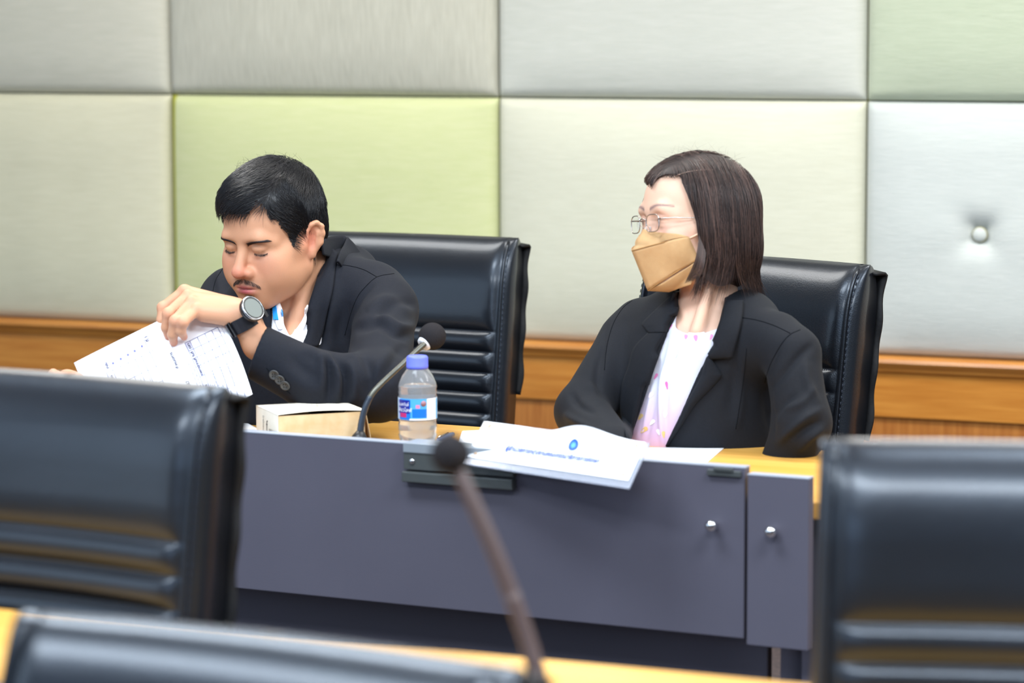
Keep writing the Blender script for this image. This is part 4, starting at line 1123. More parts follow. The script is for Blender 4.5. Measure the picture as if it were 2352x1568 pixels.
# ---- shirt, collar, lanyard
m_shirt = mat('white_shirt', (244, 244, 250), .75, .25, bump=('noise', 40, .1, (1, 1, 1)))
T_ = Sdf()
T_.cone(V(560, 720, 5.47), V(840, 712, 5.31), .050, .052, .05); T_.ell(V(690, 835, 5.325), (.130, .17, .098), .05)
T_.cone(V(690, 700, 5.29), V(668, 800, 5.25), .050, .055, .03); T_.ell(V(715, 1000, 5.36), (.12, .18, .095), .05)
T_.cone(V(720, 640, 5.33), V(690, 720, 5.29), .058, .062, .02)
T_.poly([(650, 600), (760, 560), (730, 640), (704, 712), (694, 735), (666, 774), (652, 745), (650, 715), (640, 690)], 5.0, 5.45, .004)
tv, tq = T_.mesh(np.array([-.66, -.40, -5.55]), np.array([-.20, .20, -5.08]), .004); tv = relax(tv, tq, 2)
tv = fold(tv, tq, [([(668, 775), (664, 800), (660, 840)], .004, 5), ([(690, 745), (680, 780), (668, 820)], -.003, 6), ([(640, 745), (648, 770), (655, 800)], .003, 6)])
shirt = vmesh('shirt', tv, tq, m_shirt, man); shirt['label'] = 'white open-necked shirt'
TS = Surf((tv, tq))
child(patch('shirt_collar', [(632, 696), (632, 735), (640, 756), (655, 752)], [(640, 690), (652, 720), (662, 738), (664, 752)], TS, .007, m_shirt, man, t=.002, puff=.002, dflt=5.2), shirt)
child(patch('shirt_collar', [(701, 708), (695, 735), (680, 752), (668, 776)], [(707, 700), (703, 738), (694, 762), (683, 800)], TS, .006, m_shirt, man, t=.002, puff=.002, dflt=5.2), shirt)
m_lan = mat('lanyard_blue', (40, 150, 232), .5, .4)
lan = patch('lanyard', [(625, 694), (626, 714), (628, 734)], [(633, 692), (636, 714), (640, 734)], TS, .012, m_lan, man, t=.001, dflt=5.18)
lan2 = patch('lanyard_strap', [(646, 712), (649, 724), (652, 733)], [(647, 710), (652, 722), (658, 734)], TS, .012, m_lan, man, t=.001, dflt=5.18); lan2.parent = lan
lan['label'] = 'bright blue lanyard strap'

# ---- smart watch, worn on the left wrist
wm = thing('wristwatch', 'round black wristwatch with grey face on the man\'s raised wrist', 'watch', Matrix.Translation(Vector(toW(V(575, 712, 4.955)))))
wc = V(579, 709, 4.930); wn = nrm([.62, .44, .65]); uax = nrm(V(598, 735, 4.95)-V(556, 683, 4.95)); uax = nrm(uax-wn*(uax @ wn)); vax = np.cross(wn, uax)
def WM(c, n, u): 
    n = CMn[:3, :3] @ n; u = CMn[:3, :3] @ u; w_ = np.cross(n, u); c = toW(c)
    return Matrix(((u[0], w_[0], n[0], c[0]), (u[1], w_[1], n[1], c[1]), (u[2], w_[2], n[2], c[2]), (0, 0, 0, 1)))
X = WM(wc, wn, uax)
m_wb = mat('watch_black', (20, 20, 23), .35, .5); m_ws = mat('watch_steel', (176, 180, 186), .2, .5, metal=1); m_face = mat('watch_glass', (120, 126, 122), .12, .6, coat=.5)
local(wm, MB().lathe([(.0215, -.008), (.0228, -.003), (.0228, .001)], 40, X).build('case', m_wb, None, True))
local(wm, MB().lathe([(.0228, .0005), (.0230, .002), (.0222, .0042), (.0205, .0042), (.0200, .003)], 48, X).build('bezel', m_ws, None, True))
local(wm, MB().lathe([(.0204, .002), (.0204, .0040), (.0180, .0040), (.0175, .0036)], 48, X).build('rim', m_wb, None, True))
local(wm, MB().lathe([(.0180, .002), (.0180, .0039), (.0002, .0039)], 48, X).build('watch_face', m_face, None, False))
for a in (2.2, 2.75):
    local(wm, MB().box(.0215, .0245, -.003, .003, -.0035, .001, X @ Matrix.Rotation(a, 4, 'Z')).build('side_button', m_ws, None, bevel=.0008))
# strap: a ring around the wrist through the case
wa = nrm(V(556, 712, 4.965)-V(598, 785, 4.975)); wctr = V(570, 733, 4.972)
e1 = nrm(wn-wa*(wn @ wa)); e2 = np.cross(wa, e1)
def strap(a0_, a1_, r_, hw, th, name, m, sh=0, n=28):
    vs = []; 
    for i in range(n+1):
        a = a0_+(a1_-a0_)*i/n; c_ = wctr+wa*sh+(e1*math.cos(a)*1.0+e2*math.sin(a)*1.22)*r_; o_ = nrm(e1*math.cos(a)+e2*math.sin(a)*1.0)
        w_ = hw
        vs += [c_-wa*w_, c_+wa*w_, c_+wa*w_*.96+o_*th, c_-wa*w_*.96+o_*th]
    f = [(i*4+j, i*4+(j+1) % 4, i*4+4+(j+1) % 4, i*4+4+j) for i in range(n) for j in range(4)]+[(3, 2, 1, 0), (n*4, n*4+1, n*4+2, n*4+3)]
    o = vmesh(name, np.array(vs), f, m, wm, smooth=False); return o
m_strap = mat('strap_rubber', (34, 34, 40), .5, .4)
strap(.35, math.pi*2-.35, .0288, .0125, .0022, 'strap', m_strap)
sgn = 1 if (CMn[:3, :3] @ e2)[2] < 0 else -1
strap(sgn*1.75, sgn*2.55, .0316, .0140, .0028, 'strap_loop', m_wb, 0)
strap(sgn*1.95, sgn*2.35, .0349, .0125, .0018, 'buckle', mat('buckle_black', (60, 60, 66), .25, .5, metal=.6), 0)

# ---- trousers and shoes
TRS = Sdf(); TRS.cone(V(715, 1085, 5.43), (hipL+hipR)/2, .135, .135, .05)
TRS.path([hipL, kneeL, ankle(kneeL)], (.095, .072, .058), .03); TRS.path([hipR, kneeR, ankle(kneeR)], (.095, .072, .058), .03)
pv, pq = TRS.mesh(V(500, 1300, 5.3)-np.array([0, .75, .45]), V(960, 1000, 5.3)+np.array([.1, .1, .35]), .009); vmesh('trousers', relax(pv, pq), pq, m_suit, man)
m_shoe = mat('black_shoe', (18, 18, 20), .3, .5)
for kk in (kneeL, kneeR):
    a = toW(ankle(kk)); f_w = np.array(D1.to_3x3() @ Vector((0, -1, 0)))
    g = Sdf(); A = toV(a+np.array([0, 0, -.04])); Bq = toV(a+f_w*.15+np.array([0, 0, -.052])); g.cone(A, Bq, .042, .036, .02)
    g.ell(toV(a+np.array([0, 0, -.02])), (.045, .045, .045), .02)
    sv, sq = g.mesh(A-.27, A+.27, .008); o = vmesh('shoe', relax(sv, sq), sq, m_shoe, man)

# ---- the printed sheet in his hands
TL, TRp, BRp_, BL = V(170, 833, 4.95), V(480, 678, 5.015), V(580, 905, 4.90), V(268, 1062, 4.86)
def sheetp(u, v, k=0):
    p = TL*(1-u)*(1-v)+TRp*u*(1-v)+BRp_*u*v+BL*(1-u)*v
    b = math.sin(math.pi*v)*u
    p = p+np.array([-.010, .004, 0])*b*-1*.9 + np.array([0, 0, 1.])*(.010*math.sin(math.pi*v)*(.3+.7*u)+.006*math.sin(2.2*math.pi*u)*(1-v)) + UPV*(-.0)
    return p+np.array([.25, .25, .93])*k
g = [sheetp(i/30, j/30) for i in range(31) for j in range(31)]
o = vmesh('printed_sheet', np.array(g), [(i*31+j, (i+1)*31+j, (i+1)*31+j+1, i*31+j+1) for i in range(30) for j in range(30)], m_paper, None)
tag(o, 'white printed sheet with tables held up in the man\'s hands', 'paper'); recentre(o, toW(TL*.25+TRp*.25+BRp_*.25+BL*.25)); solid(o, .0004, 0)
sheet1 = o; bpy.context.view_layer.update()
def rect(u0, v0, u1, v1, k=.0007, n=6):
    vs = [sheetp(u0+(u1-u0)*i/n, v0+(v1-v0)*j/n, k) for i in range(n+1) for j in range(n+1)]
    return vs, [(i*(n+1)+j, (i+1)*(n+1)+j, (i+1)*(n+1)+j+1, i*(n+1)+j+1) for i in range(n) for j in range(n)]
class PV:
    def __init__(s): s.v = []; s.f = []
    def add(s, vf): n = len(s.v); s.v += list(vf[0]); s.f += [tuple(i+n for i in f) for f in vf[1]]; return s
    def build(s, name, m): return vmesh(name, np.array(s.v), s.f, m, sheet1, smooth=False)
def hl_(u0, u1, v, w_=.0022): return rect(u0, v-w_, u1, v+w_, n=10)
def vl_(u, v0, v1, w_=.0016): return rect(u-w_, v0, u+w_, v1, n=10)
G_ = PV()
cols = [.455, .50, .545, .60, .66]; 
for u in (.17, .185+.03, .27, .325, .375, .42, .48): G_.add(vl_(u, .22 if u < .48 else .10, .98, .0022))
for v_ in (.10, .22, .36, .50, .64, .80): G_.add(hl_(.17, .48, v_, .0026))
for u in (.71, .745, .80, .855, .905, .95): G_.add(vl_(u, .28, .99, .0022))
for v_ in (.28, .36, .44, .52, .62, .84): G_.add(hl_(.71, .95, v_, .0026))
G_.build('table_grid', mat('grid_line', (130, 130, 165), .8))
SH = PV(); SH.add(rect(.71, .28, .745, .99, .0006)); SH.add(rect(.17, .10, .215, .98, .0006)); SH.add(rect(.475, .055, .525, .14, .0006)); SH.build('header_shading', m_shade)
DT = PV()
for u, v_ in ((.235, .165), (.292, .16), (.345, .155), (.395, .15), (.45, .14)):
    vs = [sheetp(u, v_, .0009)]+[sheetp(u+.008*math.cos(a*math.pi/6), v_+.012*math.sin(a*math.pi/6), .0009) for a in range(12)]
    DT.add((vs, [(0, 1+a, 1+(a+1) % 12) for a in range(12)]))
DT.build('bullet_dots', mat('dot_blue', (110, 112, 160), .8))
def words(P_, u, v0, v1, h, gap=.25, seed=0):
    """a line of small print running down the sheet"""
    r_ = random.Random(seed); v_ = v0
    while v_ < v1:
        L_ = r_.uniform(.012, .05); x_ = v_
        while x_ < min(v_+L_, v1):
            w_ = r_.uniform(.0035, .006); P_.add(rect(u-h*r_.uniform(.35, .6), x_, u+h*r_.uniform(.35, .6), x_+w_*.62, .0009, 1)); x_ += w_
        v_ = x_+.010
TXT = PV(); sd_ = 0
for k in range(15):
    words(TXT, .757+k*.0125, .64, .64+(.19 if k % 4 != 3 else .10), .0042, seed=k)
for k in range(4): words(TXT, .972+k*.0, .30, .97, .003, seed=90+k) if k == 0 else None
words(TXT, .695, .50, .97, .006, seed=31); words(TXT, .676, .46, .97, .006, seed=32); words(TXT, .50, .20, .50, .0045, seed=33); words(TXT, .50, .62, .9, .0045, seed=34)
for k, (u, v_) in enumerate([(.245, .24), (.30, .235), (.35, .24), (.40, .24), (.455, .235), (.30, .39), (.355, .38), (.41, .40), (.46, .38), (.41, .54), (.46, .53), (.77, .46), (.82, .465), (.87, .47), (.925, .47), (.77, .54), (.82, .56), (.87, .55), (.77, .86), (.82, .87), (.87, .86)]):
    words(TXT, u, v_, v_+.06, .0042, seed=50+k)
TXT.build('small_print', m_print)
def sheet_text(s, size, u, v_, m, sx=1.0):
    vs, fs = text_mesh(s, size, .00025)
    return ([sheetp(u-p.y/.28*1.0, v_-p.x/.20*sx, .0010) for p in vs], fs)
B_ = PV()
B_.add(sheet_text('ประจำปีงบประมาณ พ.ศ. 2567', .0085, .625, .80, m_dark, .8)); B_.add(sheet_text('โครงการศึกษาดูงาน', .0085, .650, .80, m_dark, .8))
B_.add(sheet_text('กำหนดการ', .0075, .600, .38, m_dark)); B_.add(sheet_text('ที่ 1', .008, .500, .098, m_dark))
for v_, s in ((.32, 'เวลา'), (.40, 'วันที่'), (.48, 'สถานที่'), (.57, 'รายการ'), (.74, 'หัวข้อ')): B_.add(sheet_text(s, .0062, .728, v_, m_dark))
for v_, s in ((.16, 'ลำดับ'), (.29, 'รายชื่อ'), (.43, 'ตำแหน่ง')): B_.add(sheet_text(s, .0055, .193, v_, m_dark))
B_.build('headings', m_dark)
BX = PV()
for k in range(40):
    a = 2*math.pi*k/40; b_ = 2*math.pi*(k+1)/40
    se = lambda t: (.600+.026*math.copysign(abs(math.cos(t))**.35, math.cos(t)), .38+.16*math.copysign(abs(math.sin(t))**.35, math.sin(t)))
    (u1, v1), (u2, v2) = se(a), se(b_); BX.add(([sheetp(u1, v1, .0009), sheetp(u2, v2, .0009), sheetp(.600+(u2-.6)*.955, .38+(v2-.38)*.99, .0009), sheetp(.600+(u1-.6)*.955, .38+(v1-.38)*.99, .0009)], [(0, 1, 2, 3)]))
BX.build('box_outline', m_print)
DL = PV()
for k in range(58): DL.add(rect(.06+k*.0072, .055, .06+k*.0072+.0030, .064, .0008, 1))
DL.build('dotted_rule', m_print)
# ================================================================ THE WOMAN
def Rinit(yaw, pitch, roll):
    B = np.array([[1, 0, 0], [0, 0, 1], [0, 1, 0]], float)
    return rotm((0, 0, 1), R(roll)) @ rotm((0, 1, 0), -R(yaw)) @ rotm((1, 0, 0), R(pitch)) @ B
WR = Rinit(66, -1, 1); ws = .97
WT = V(1492, 511, 4.97) - WR @ (np.array([0, .092, 0])*ws)
WF = (WR, WT); wl = lambda p: WR @ np.array(p)+WT
Q = Sdf(); head(Q, WF, 1, False, ws, False)
nb = V(1618, 765, 5.03)
Q.cone(wl((0, -.035, -.055)), nb, .046, .050, .012)
Q.cone(wl((.035, -.02, -.075)), V(1600, 758, 4.955), .010, .0085, .012); Q.cone(wl((-.03, .0, -.085)), V(1578, 752, 4.985), .009, .008, .012)
Q.cone(V(1480, 770, 5.12), V(1770, 800, 4.94), .040, .034, .04)
Q.ell(V(1625, 900, 5.05), (.12, .16, .09), .05); Q.ell(V(1650, 1120, 5.10), (.14, .14, .11), .05)
aL, eL = V(1822, 812, 4.90), V(1838, 985, 4.86); aR, eR = V(1437, 772, 5.10), V(1322, 955, 5.00)
Q.cone(aL, eL, .038, .034, .02); Q.cone(eL, V(1770, 1130, 4.92), .032, .024, .02)
Q.cone(aR, eR, .038, .034, .02); Q.cone(eR, V(1420, 1045, 4.80), .026, .022, .02)
def hand(Sd, w_, d, side, sc=1.0):
    """a relaxed hand: palm, four unequal fingers, thumb from the side; d ahead, side towards the thumb"""
    d = nrm(d); side = nrm(side-d*(side @ d)); nn = np.cross(side, d)
    nn = nn if nn @ UPV > 0 else -nn
    pc = w_+d*.045*sc
    Sd.ell(pc, np.array([.038, .024, .014])*sc, .01, 'u', None, np.stack([side, d, nn], 1)); Sd.cone(w_, pc, .021*sc, .020*sc, .012)
    for i, (o, l) in enumerate(((.026, .072), (.009, .080), (-.009, .074), (-.026, .058))):
        k = w_+d*.080*sc+side*o*sc
        Sd.cone(pc+side*o*.6*sc, k, .014*sc, .0095*sc, .008)
        Sd.path([k, k+(d*l*.5+nn*.008)*sc, k+(d*l*.8-nn*.006)*sc, k+(d*l-nn*.02)*sc], np.array([.0090, .0082, .0075, .0062])*sc, .003)
    Sd.path([w_+d*.02*sc+side*.02*sc, w_+d*.05*sc+side*.045*sc-nn*.006, w_+d*.085*sc+side*.052*sc-nn*.012], np.array([.014, .0105, .008])*sc, .008)
hand(Q, V(1768, 1134, 4.92), V(1700, 1180, 4.93)-V(1770, 1130, 4.92), rowf, .9)
hand(Q, V(1424, 1050, 4.795), V(1500, 1066, 4.72)-V(1424, 1050, 4.795), sid*1.0, .9)
whL, whR = V(1740, 1270, 5.10), V(1580, 1260, 5.18)
wkL, wkR = whL+rowf*.33+UPV*.03, whR+rowf*.33+UPV*.03
Q.cone(V(1650, 1120, 5.1), (whL+whR)/2, .13, .12, .05)
Q.path([whL, wkL, ankle(wkL)], (.08, .055, .036), .03); Q.path([whR, wkR, ankle(wkR)], (.08, .055, .036), .03)
v, q = Q.mesh(np.array([.03, -.98, -5.36]), np.array([.58, .36, -4.58]), .0027); v = relax(v, q, 1, .35)
Lc = (v-WT) @ WR / ws
C = np.tile(linc((220, 180, 156)), (len(v), 1))
C = mixc(C, .5*np.clip(bump(Lc, (.045, .07, -.025), (.03, .04, .025)), 0, 1), (224, 158, 138))
for x in (-1, 1):
    t = Lc[:, 0]*x; zz = .0235+.006*np.sin(np.clip((t-.012)/.044, 0, 1)*2.6)
    C = mixc(C, .9*((t > .010) & (t < .056) & (Lc[:, 1] > .05))*np.exp(-((Lc[:, 2]-zz)/(.0034-.0018*np.clip((t-.02)/.03, 0, 1)))**2), (112, 88, 92))
    C = mixc(C, .85*bump(Lc, (x*.031, .09, .0040), (.0155, .02, .0012)), (58, 42, 44))
    C = mixc(C, .8*bump(Lc, (x*.031, .093, .0005), (.0050, .012, .0042)), (48, 36, 34))
    C = mixc(C, .35*bump(Lc, (x*.032, .09, .012), (.018, .02, .005)), (196, 146, 136))
woman = vmesh('person', v, q, m_skin, None, C)
tag(woman, 'woman in a black blazer, wire glasses and tan face mask, looking to the left', 'person')
recentre(woman, toW(V(1650, 1120, 5.1))); bpy.context.view_layer.update()

# ---- blazer
K = Sdf()
K.cone(V(1478, 762, 5.12), V(1780, 788, 4.93), .058, .050, .05)
K.cone(V(1560, 735, 5.08), V(1715, 742, 5.0), .052, .056, .04)
K.cone(V(1780, 788, 4.93), V(1822, 812, 4.90), .050, .042, .02); K.cone(V(1800, 790, 4.92), V(1842, 808, 4.90), .036, .028, .012)
K.cone(V(1478, 762, 5.12), V(1437, 790, 5.10), .054, .042, .02)
K.ell(V(1620, 880, 5.05), (.155, .165, .118), .05)
K.ell(V(1635, 1040, 5.08), (.170, .16, .125), .06); K.ell(V(1650, 1150, 5.12), (.18, .14, .13), .05)
K.cone(V(1818, 812, 4.90), V(1842, 972, 4.86), .048, .047, .014); K.cone(V(1842, 972, 4.86), V(1785, 1105, 4.91), .047, .040, .02)
K.cone(V(1440, 785, 5.10), V(1338, 945, 5.00), .050, .046, .02); K.cone(V(1338, 945, 5.00), V(1405, 1030, 4.83), .045, .042, .02)
K.poly([(1552, 650), (1664, 690), (1652, 740), (1630, 800), (1598, 870), (1567, 940), (1529, 1024), (1520, 1100), (1438, 1100), (1449, 1006), (1475, 931), (1505, 839), (1536, 762), (1562, 708)], 4.7, 5.08, .005)
K.cone(wl((0, -.035, -.055)), nb, .052, .056, .01, 's')
kv, kq = K.mesh(np.array([.04, -.60, -5.34]), np.array([.60, .16, -4.66]), .0042); kv = relax(kv, kq, 2, .5)
FW = [([(1868, 790), (1835, 820), (1800, 860), (1760, 905)], -.006, 10), ([(1815, 765), (1795, 790), (1778, 830), (1764, 870)], -.003, 5),
      ([(1850, 830), (1855, 880), (1880, 930)], .006, 10), ([(1800, 940), (1840, 925), (1870, 890)], .006, 10), ([(1770, 960), (1800, 930), (1835, 905)], -.005, 10),
      ([(1885, 940), (1850, 960), (1815, 990), (1790, 1015)], .008, 9), ([(1890, 965), (1850, 985), (1815, 1010)], -.008, 9), ([(1892, 985), (1860, 1005), (1835, 1035)], .007, 8),
      ([(1758, 880), (1765, 940), (1775, 1000)], -.008, 10), ([(1712, 790), (1704, 860), (1700, 940), (1690, 990)], .004, 10), ([(1690, 830), (1682, 900), (1670, 960)], -.003, 14),
      ([(1380, 800), (1372, 860), (1378, 930)], -.006, 9), ([(1310, 900), (1330, 930), (1370, 950)], -.006, 9), ([(1295, 950), (1320, 965), (1360, 985)], .006, 8), ([(1300, 975), (1330, 990), (1365, 1000)], -.005, 7),
      ([(1395, 740), (1385, 800), (1380, 850)], -.003, 6), ([(1350, 880), (1370, 900), (1380, 930)], .005, 10)]
kv = fold(kv, kq, FW)
blazer = vmesh('blazer', kv, kq, m_suit2, woman); blazer['label'] = 'black blazer with notched lapels'
KS = Surf((kv, kq))
def ch(o, par): o.parent = par; return o
for nm, pts in (('shoulder_seam', [(1704, 729), (1740, 735), (1780, 748), (1815, 765)]), ('armhole_seam', [(1838, 757), (1815, 768), (1795, 790), (1770, 835), (1756, 880)]),
                ('right_armhole_seam', [(1452, 690), (1430, 708), (1408, 745), (1394, 795), (1388, 850)]), ('dart_seam', [(1715, 800), (1708, 870), (1696, 950), (1690, 985)])):
    ch(seam(nm, pts, KS, m_seam, woman, .0007, .0001), blazer)

# ---- blouse with petal print
m_bl = mat('blouse', (228, 228, 236), .45, .4, attr='tint', bump=('noise', 20, .1, (1, 1, 1)))
B2 = Sdf()
B2.cone(V(1500, 790, 5.09), V(1770, 795, 4.94), .040, .044, .05); B2.ell(V(1580, 900, 5.05), (.100, .165, .108), .05); B2.ell(V(1540, 1060, 5.08), (.10, .15, .10), .05)
B2.cone(V(1560, 800, 5.03), V(1620, 795, 4.99), .045, .050, .04)
B2.poly([(1500, 600), (1720, 600), (1690, 735), (1641, 757), (1620, 764), (1596, 767), (1570, 764), (1551, 752), (1556, 715)], 4.6, 5.4, .004)
bv, bq = B2.mesh(np.array([.12, -.56, -5.28]), np.array([.50, .12, -4.78]), .0034); bv = relax(bv, bq, 2)
bv = fold(bv, bq, [([(1550, 750), (1535, 820), (1519, 880), (1518, 960), (1522, 1020)], .006, 6), ([(1556, 760), (1545, 830), (1530, 900), (1530, 990)], -.005, 7),
                   ([(1505, 870), (1490, 940), (1476, 1000)], .005, 5), ([(1512, 850), (1500, 930), (1484, 1010)], -.004, 6), ([(1590, 800), (1570, 880), (1550, 960)], .002, 16)])
px_ = topx(bv); CB = np.tile(linc((206, 209, 224)), (len(bv), 1))
t_ = np.clip((px_[:, 1]-880)/120, 0, 1); CB = mixc(CB, t_*.85, (214, 170, 200))
t_ = np.clip((1520-px_[:, 0]+(px_[:, 1]-1000)*-.35)/60, 0, 1)*.0; 
blouse = vmesh('blouse', bv, bq, m_bl, woman, CB); blouse['label'] = 'white and pink petal-print blouse'
BS = Surf((bv, bq))
petals = [(1576, 772, 5, 9, 80, (220, 136, 180)), (1598, 774, 6, 12, 95, (216, 128, 176)), (1634, 772, 4, 12, 70, (220, 136, 180)), (1540, 748, 5, 14, 65, (224, 140, 190)),
          (1531, 882, 4, 16, 100, (216, 104, 168)), (1508, 862, 4, 13, 60, (222, 130, 184)), (1551, 812, 7, 13, 80, (252, 248, 240)), (1600, 818, 7, 13, 100, (250, 238, 226)),
          (1560, 882, 7, 15, 100, (252, 250, 244)), (1473, 955, 5, 14, 55, (222, 190, 130)), (1482, 985, 6, 16, 40, (216, 180, 110)), (1500, 968, 5, 14, 50, (246, 240, 226)),
          (1528, 950, 7, 12, 80, (246, 214, 200)), (1524, 995, 5, 14, 95, (222, 186, 120)), (1512, 990, 5, 13, 110, (236, 232, 240)), (1496, 905, 5, 12, 60, (250, 220, 226))]
for i, (x, y, w_, h_, a, col) in enumerate(petals):
    vs = []; a = R(a); 
    for k in range(16):
        t = 2*math.pi*k/16; r_ = h_ if math.cos(t) > 0 else h_*.5
        lx, ly = r_*math.cos(t), w_*math.sin(t)*(1-.35*math.cos(t)); p = (x-(lx*math.cos(a)-ly*math.sin(a))*.8, y+(lx*math.sin(a)+ly*math.cos(a))*.8)
        h, n_ = BS.hit(*p, 4.95); vs.append(h+n_*.0007)
    h, n_ = BS.hit(x, y, 4.95); vs.append(h+n_*.0009)
    nm = 'petal_%s' % '_'.join(str(c) for c in col)
    mm = MATS.get(nm) or mat(nm, col, .6, .3)
    ch(vmesh('petal', np.array(vs), [(k, (k+1) % 16, 16) for k in range(16)], mm, woman), blouse)
nk = seam('neckline', [(1554, 748), (1562, 758), (1580, 765), (1600, 767), (1622, 763), (1645, 753)], BS, mat('neckline_white', (248, 248, 250), .5), woman, .0016, .0004); ch(nk, blouse)

LP = dict(nu=12, nv=60, dflt=4.95)
ch(patch('lapel', [(1625, 806), (1631, 822), (1654, 856), (1659, 861), (1655, 866), (1630, 893), (1597, 926), (1565, 975), (1531, 1024)], [(1624, 806), (1612, 838), (1597, 872), (1580, 910), (1563, 945), (1545, 985), (1527, 1024)], KS, .009, m_suit2, woman, t=.0028, puff=.004, roll=-.004, **LP), blazer)
ch(patch('collar', [(1707, 690), (1704, 729), (1694, 775), (1683, 817), (1680, 821), (1676, 822), (1660, 822), (1631, 824)], [(1667, 690), (1660, 722), (1650, 750), (1640, 775), (1632, 792), (1624, 807)], KS, .011, m_suit2, woman, t=.0028, puff=.004, roll=-.004, **LP), blazer)
ch(patch('right_lapel', [(1489, 764), (1456, 799), (1444, 840), (1429, 885), (1426, 946), (1434, 985), (1441, 1010)], [(1537, 762), (1521, 800), (1505, 839), (1490, 885), (1476, 931), (1462, 970), (1449, 1006)], KS, .009, m_suit2, woman, t=.0028, puff=.004, roll=-.004, **LP), blazer)
ch(patch('right_collar', [(1536, 684), (1508, 710), (1476, 742), (1482, 754), (1490, 764)], [(1552, 676), (1560, 700), (1553, 728), (1545, 746), (1538, 762)], KS, .011, m_suit2, woman, t=.0028, puff=.004, roll=-.004, **LP), blazer)
# standing collar round the back of the neck
ck = [V(1548, 672, 4.975), V(1565, 668, 5.04), V(1610, 664, 5.085), V(1660, 668, 5.07), V(1700, 680, 5.03), V(1704, 695, 4.985), V(1690, 712, 4.955)]
lowr = [V(1540, 700, 4.99), V(1560, 700, 5.07), V(1610, 700, 5.12), V(1665, 700, 5.10), V(1715, 705, 5.05), V(1712, 722, 4.99), V(1698, 735, 4.955)]
g = [[curve3(ck, i/30)*(1-j/8)+curve3(lowr, i/30)*(j/8) for j in range(9)] for i in range(31)]
o = vmesh('standing_collar', np.array(g).reshape(-1, 3), [(i*9+j, (i+1)*9+j, (i+1)*9+j+1, i*9+j+1) for i in range(30) for j in range(8)], m_suit2, woman); solid(o, .0035, 0); ch(o, blazer)

# ---- hair
H1 = Sdf(); head(H1, WF, 1, False, ws, False)
HW = Sdf(); HW._add(lambda P: H1.ev(P)-.0045, WT, .16, .006, 'u'); ew = lambda c, r, k=.02, op='u': HW.ell(np.array(c)*ws, np.array(r)*ws, k, op, WF)
ew((0, -.018, .036), (.0835, .104, .0890)); ew((0, .030, .060), (.060, .055, .045), .02); ew((0, -.048, -.030), (.079, .070, .085), .03)
ew((.068, -.026, -.020), (.026, .048, .085), .03); ew((-.064, -.028, -.020), (.026, .050, .085), .03); ew((0, -.066, -.055), (.068, .046, .060), .03)
facepoly = [(1380, 455), (1490, 452), (1499, 428), (1515, 412), (1535, 405), (1554, 406), (1572, 428), (1587, 456), (1597, 490), (1603, 530), (1608, 560), (1604, 590), (1598, 615), (1590, 650), (1570, 720), (1380, 720)]
ew((.058, -.016, -.070), (.022, .042, .045), .02)
HW.poly(facepoly, 4.6, 4.965, .006)
HW.poly([(1380, 440), (1497, 440), (1502, 424), (1515, 411), (1535, 405), (1554, 406), (1575, 432), (1596, 500), (1600, 720), (1380, 720)], 4.6, 5.035, .006)
HW.poly([(1380, 395), (1478, 402), (1488, 425), (1500, 446), (1540, 448), (1600, 500), (1600, 720), (1380, 720)], 4.6, 5.3, .006)
HW.ell(wl((0, .02, -.10)), (.05, .06, .05), .02, 's')
wv_, wq_ = HW.mesh(WT-.17, WT+.16, .0034)
nn_w = vnorm(wv_, wq_); Lh = (wv_-WT) @ WR
wcap = vmesh('hair', wv_-nn_w*.003, wq_, m_hairw, woman, np.tile(linc((44, 36, 36)), (len(wv_), 1))); wcap['label'] = 'dark brown jaw-length bob with a side part'
rng = np.random.default_rng(5)
def wmask(L): return (L[:, 2] > -.02) & (L[:, 2] > .02-L[:, 1]*.3)
def grow2(P0, K_, step, lift, spread, partx=.030):
    P = P0.copy(); out = [P.copy()]; jd = rng.normal(size=P.shape)*spread; prev = None; n = len(P)
    sg = None
    for k in range(1, K_):
        L = (P-WT) @ WR
        if sg is None: sg = np.where(L[:, 0] > partx, 1., -1.)
        top = np.clip((L[:, 2]-.085)/.03, 0, 1); low = np.clip((-.035-L[:, 2])/.06, 0, 1)
        d = np.stack([sg*(1.6*top+.05)+sg*low*-.25, -.12+.10*top+low*np.where(L[:, 1] > -.03, .55, -.60), -(1-top)*1.0-.35], 1) @ WR.T+jd
        g = HW.grad(P); free = np.clip((L[:, 2]+.085)/.02, 0, 1)
        d = d-g*((d*g).sum(1)*free*.9)[:, None]; d /= np.linalg.norm(d, axis=1, keepdims=True)
        if prev is not None: d = .6*prev+.4*d; d /= np.linalg.norm(d, axis=1, keepdims=True)
        prev = d; P = P+d*step[:, None]; s_ = HW.ev(P); P = P-HW.grad(P)*((s_-lift)*.6*free)[:, None]; out.append(P.copy())
    P_ = np.stack(out, 1); px__ = topx(P_.reshape(-1, 3)).reshape(n, K_, 2); Ln = (P_-WT) @ WR
    bad = ((px__[..., 0] < 1500) & (px__[..., 1] > 424+(px__[..., 0]-1484)*1.0)) | (px__[..., 1] > 452) & (px__[..., 0] < 1582) & (px__[..., 1] < 600) | ((px__[..., 0] < 1566) & (px__[..., 1] > 409) & (px__[..., 0] > 1505) & (px__[..., 1] < 600))
    for k in range(1, K_): P_[:, k] = np.where(bad[:, k][:, None], P_[:, k-1], P_[:, k]); bad[:, min(k+1, K_-1)] |= bad[:, k]
    return P_
def wcol(n):
    b = linc((38, 31, 31)); h = linc((126, 98, 88)); t = (rng.uniform(size=n)**2.4)[:, None]*.8; return b*(1-t)+h*t
R1 = roots(15000, HW, WF, lambda L: (L[:, 2] > .02) & (L[:, 1] < .085) & ((L[:, 1] < .03) | (L[:, 2] > .075)))
p1 = grow2(R1, 15, rng.uniform(.0085, .0128, len(R1)), rng.uniform(-.0025, .0028, len(R1)), .06)
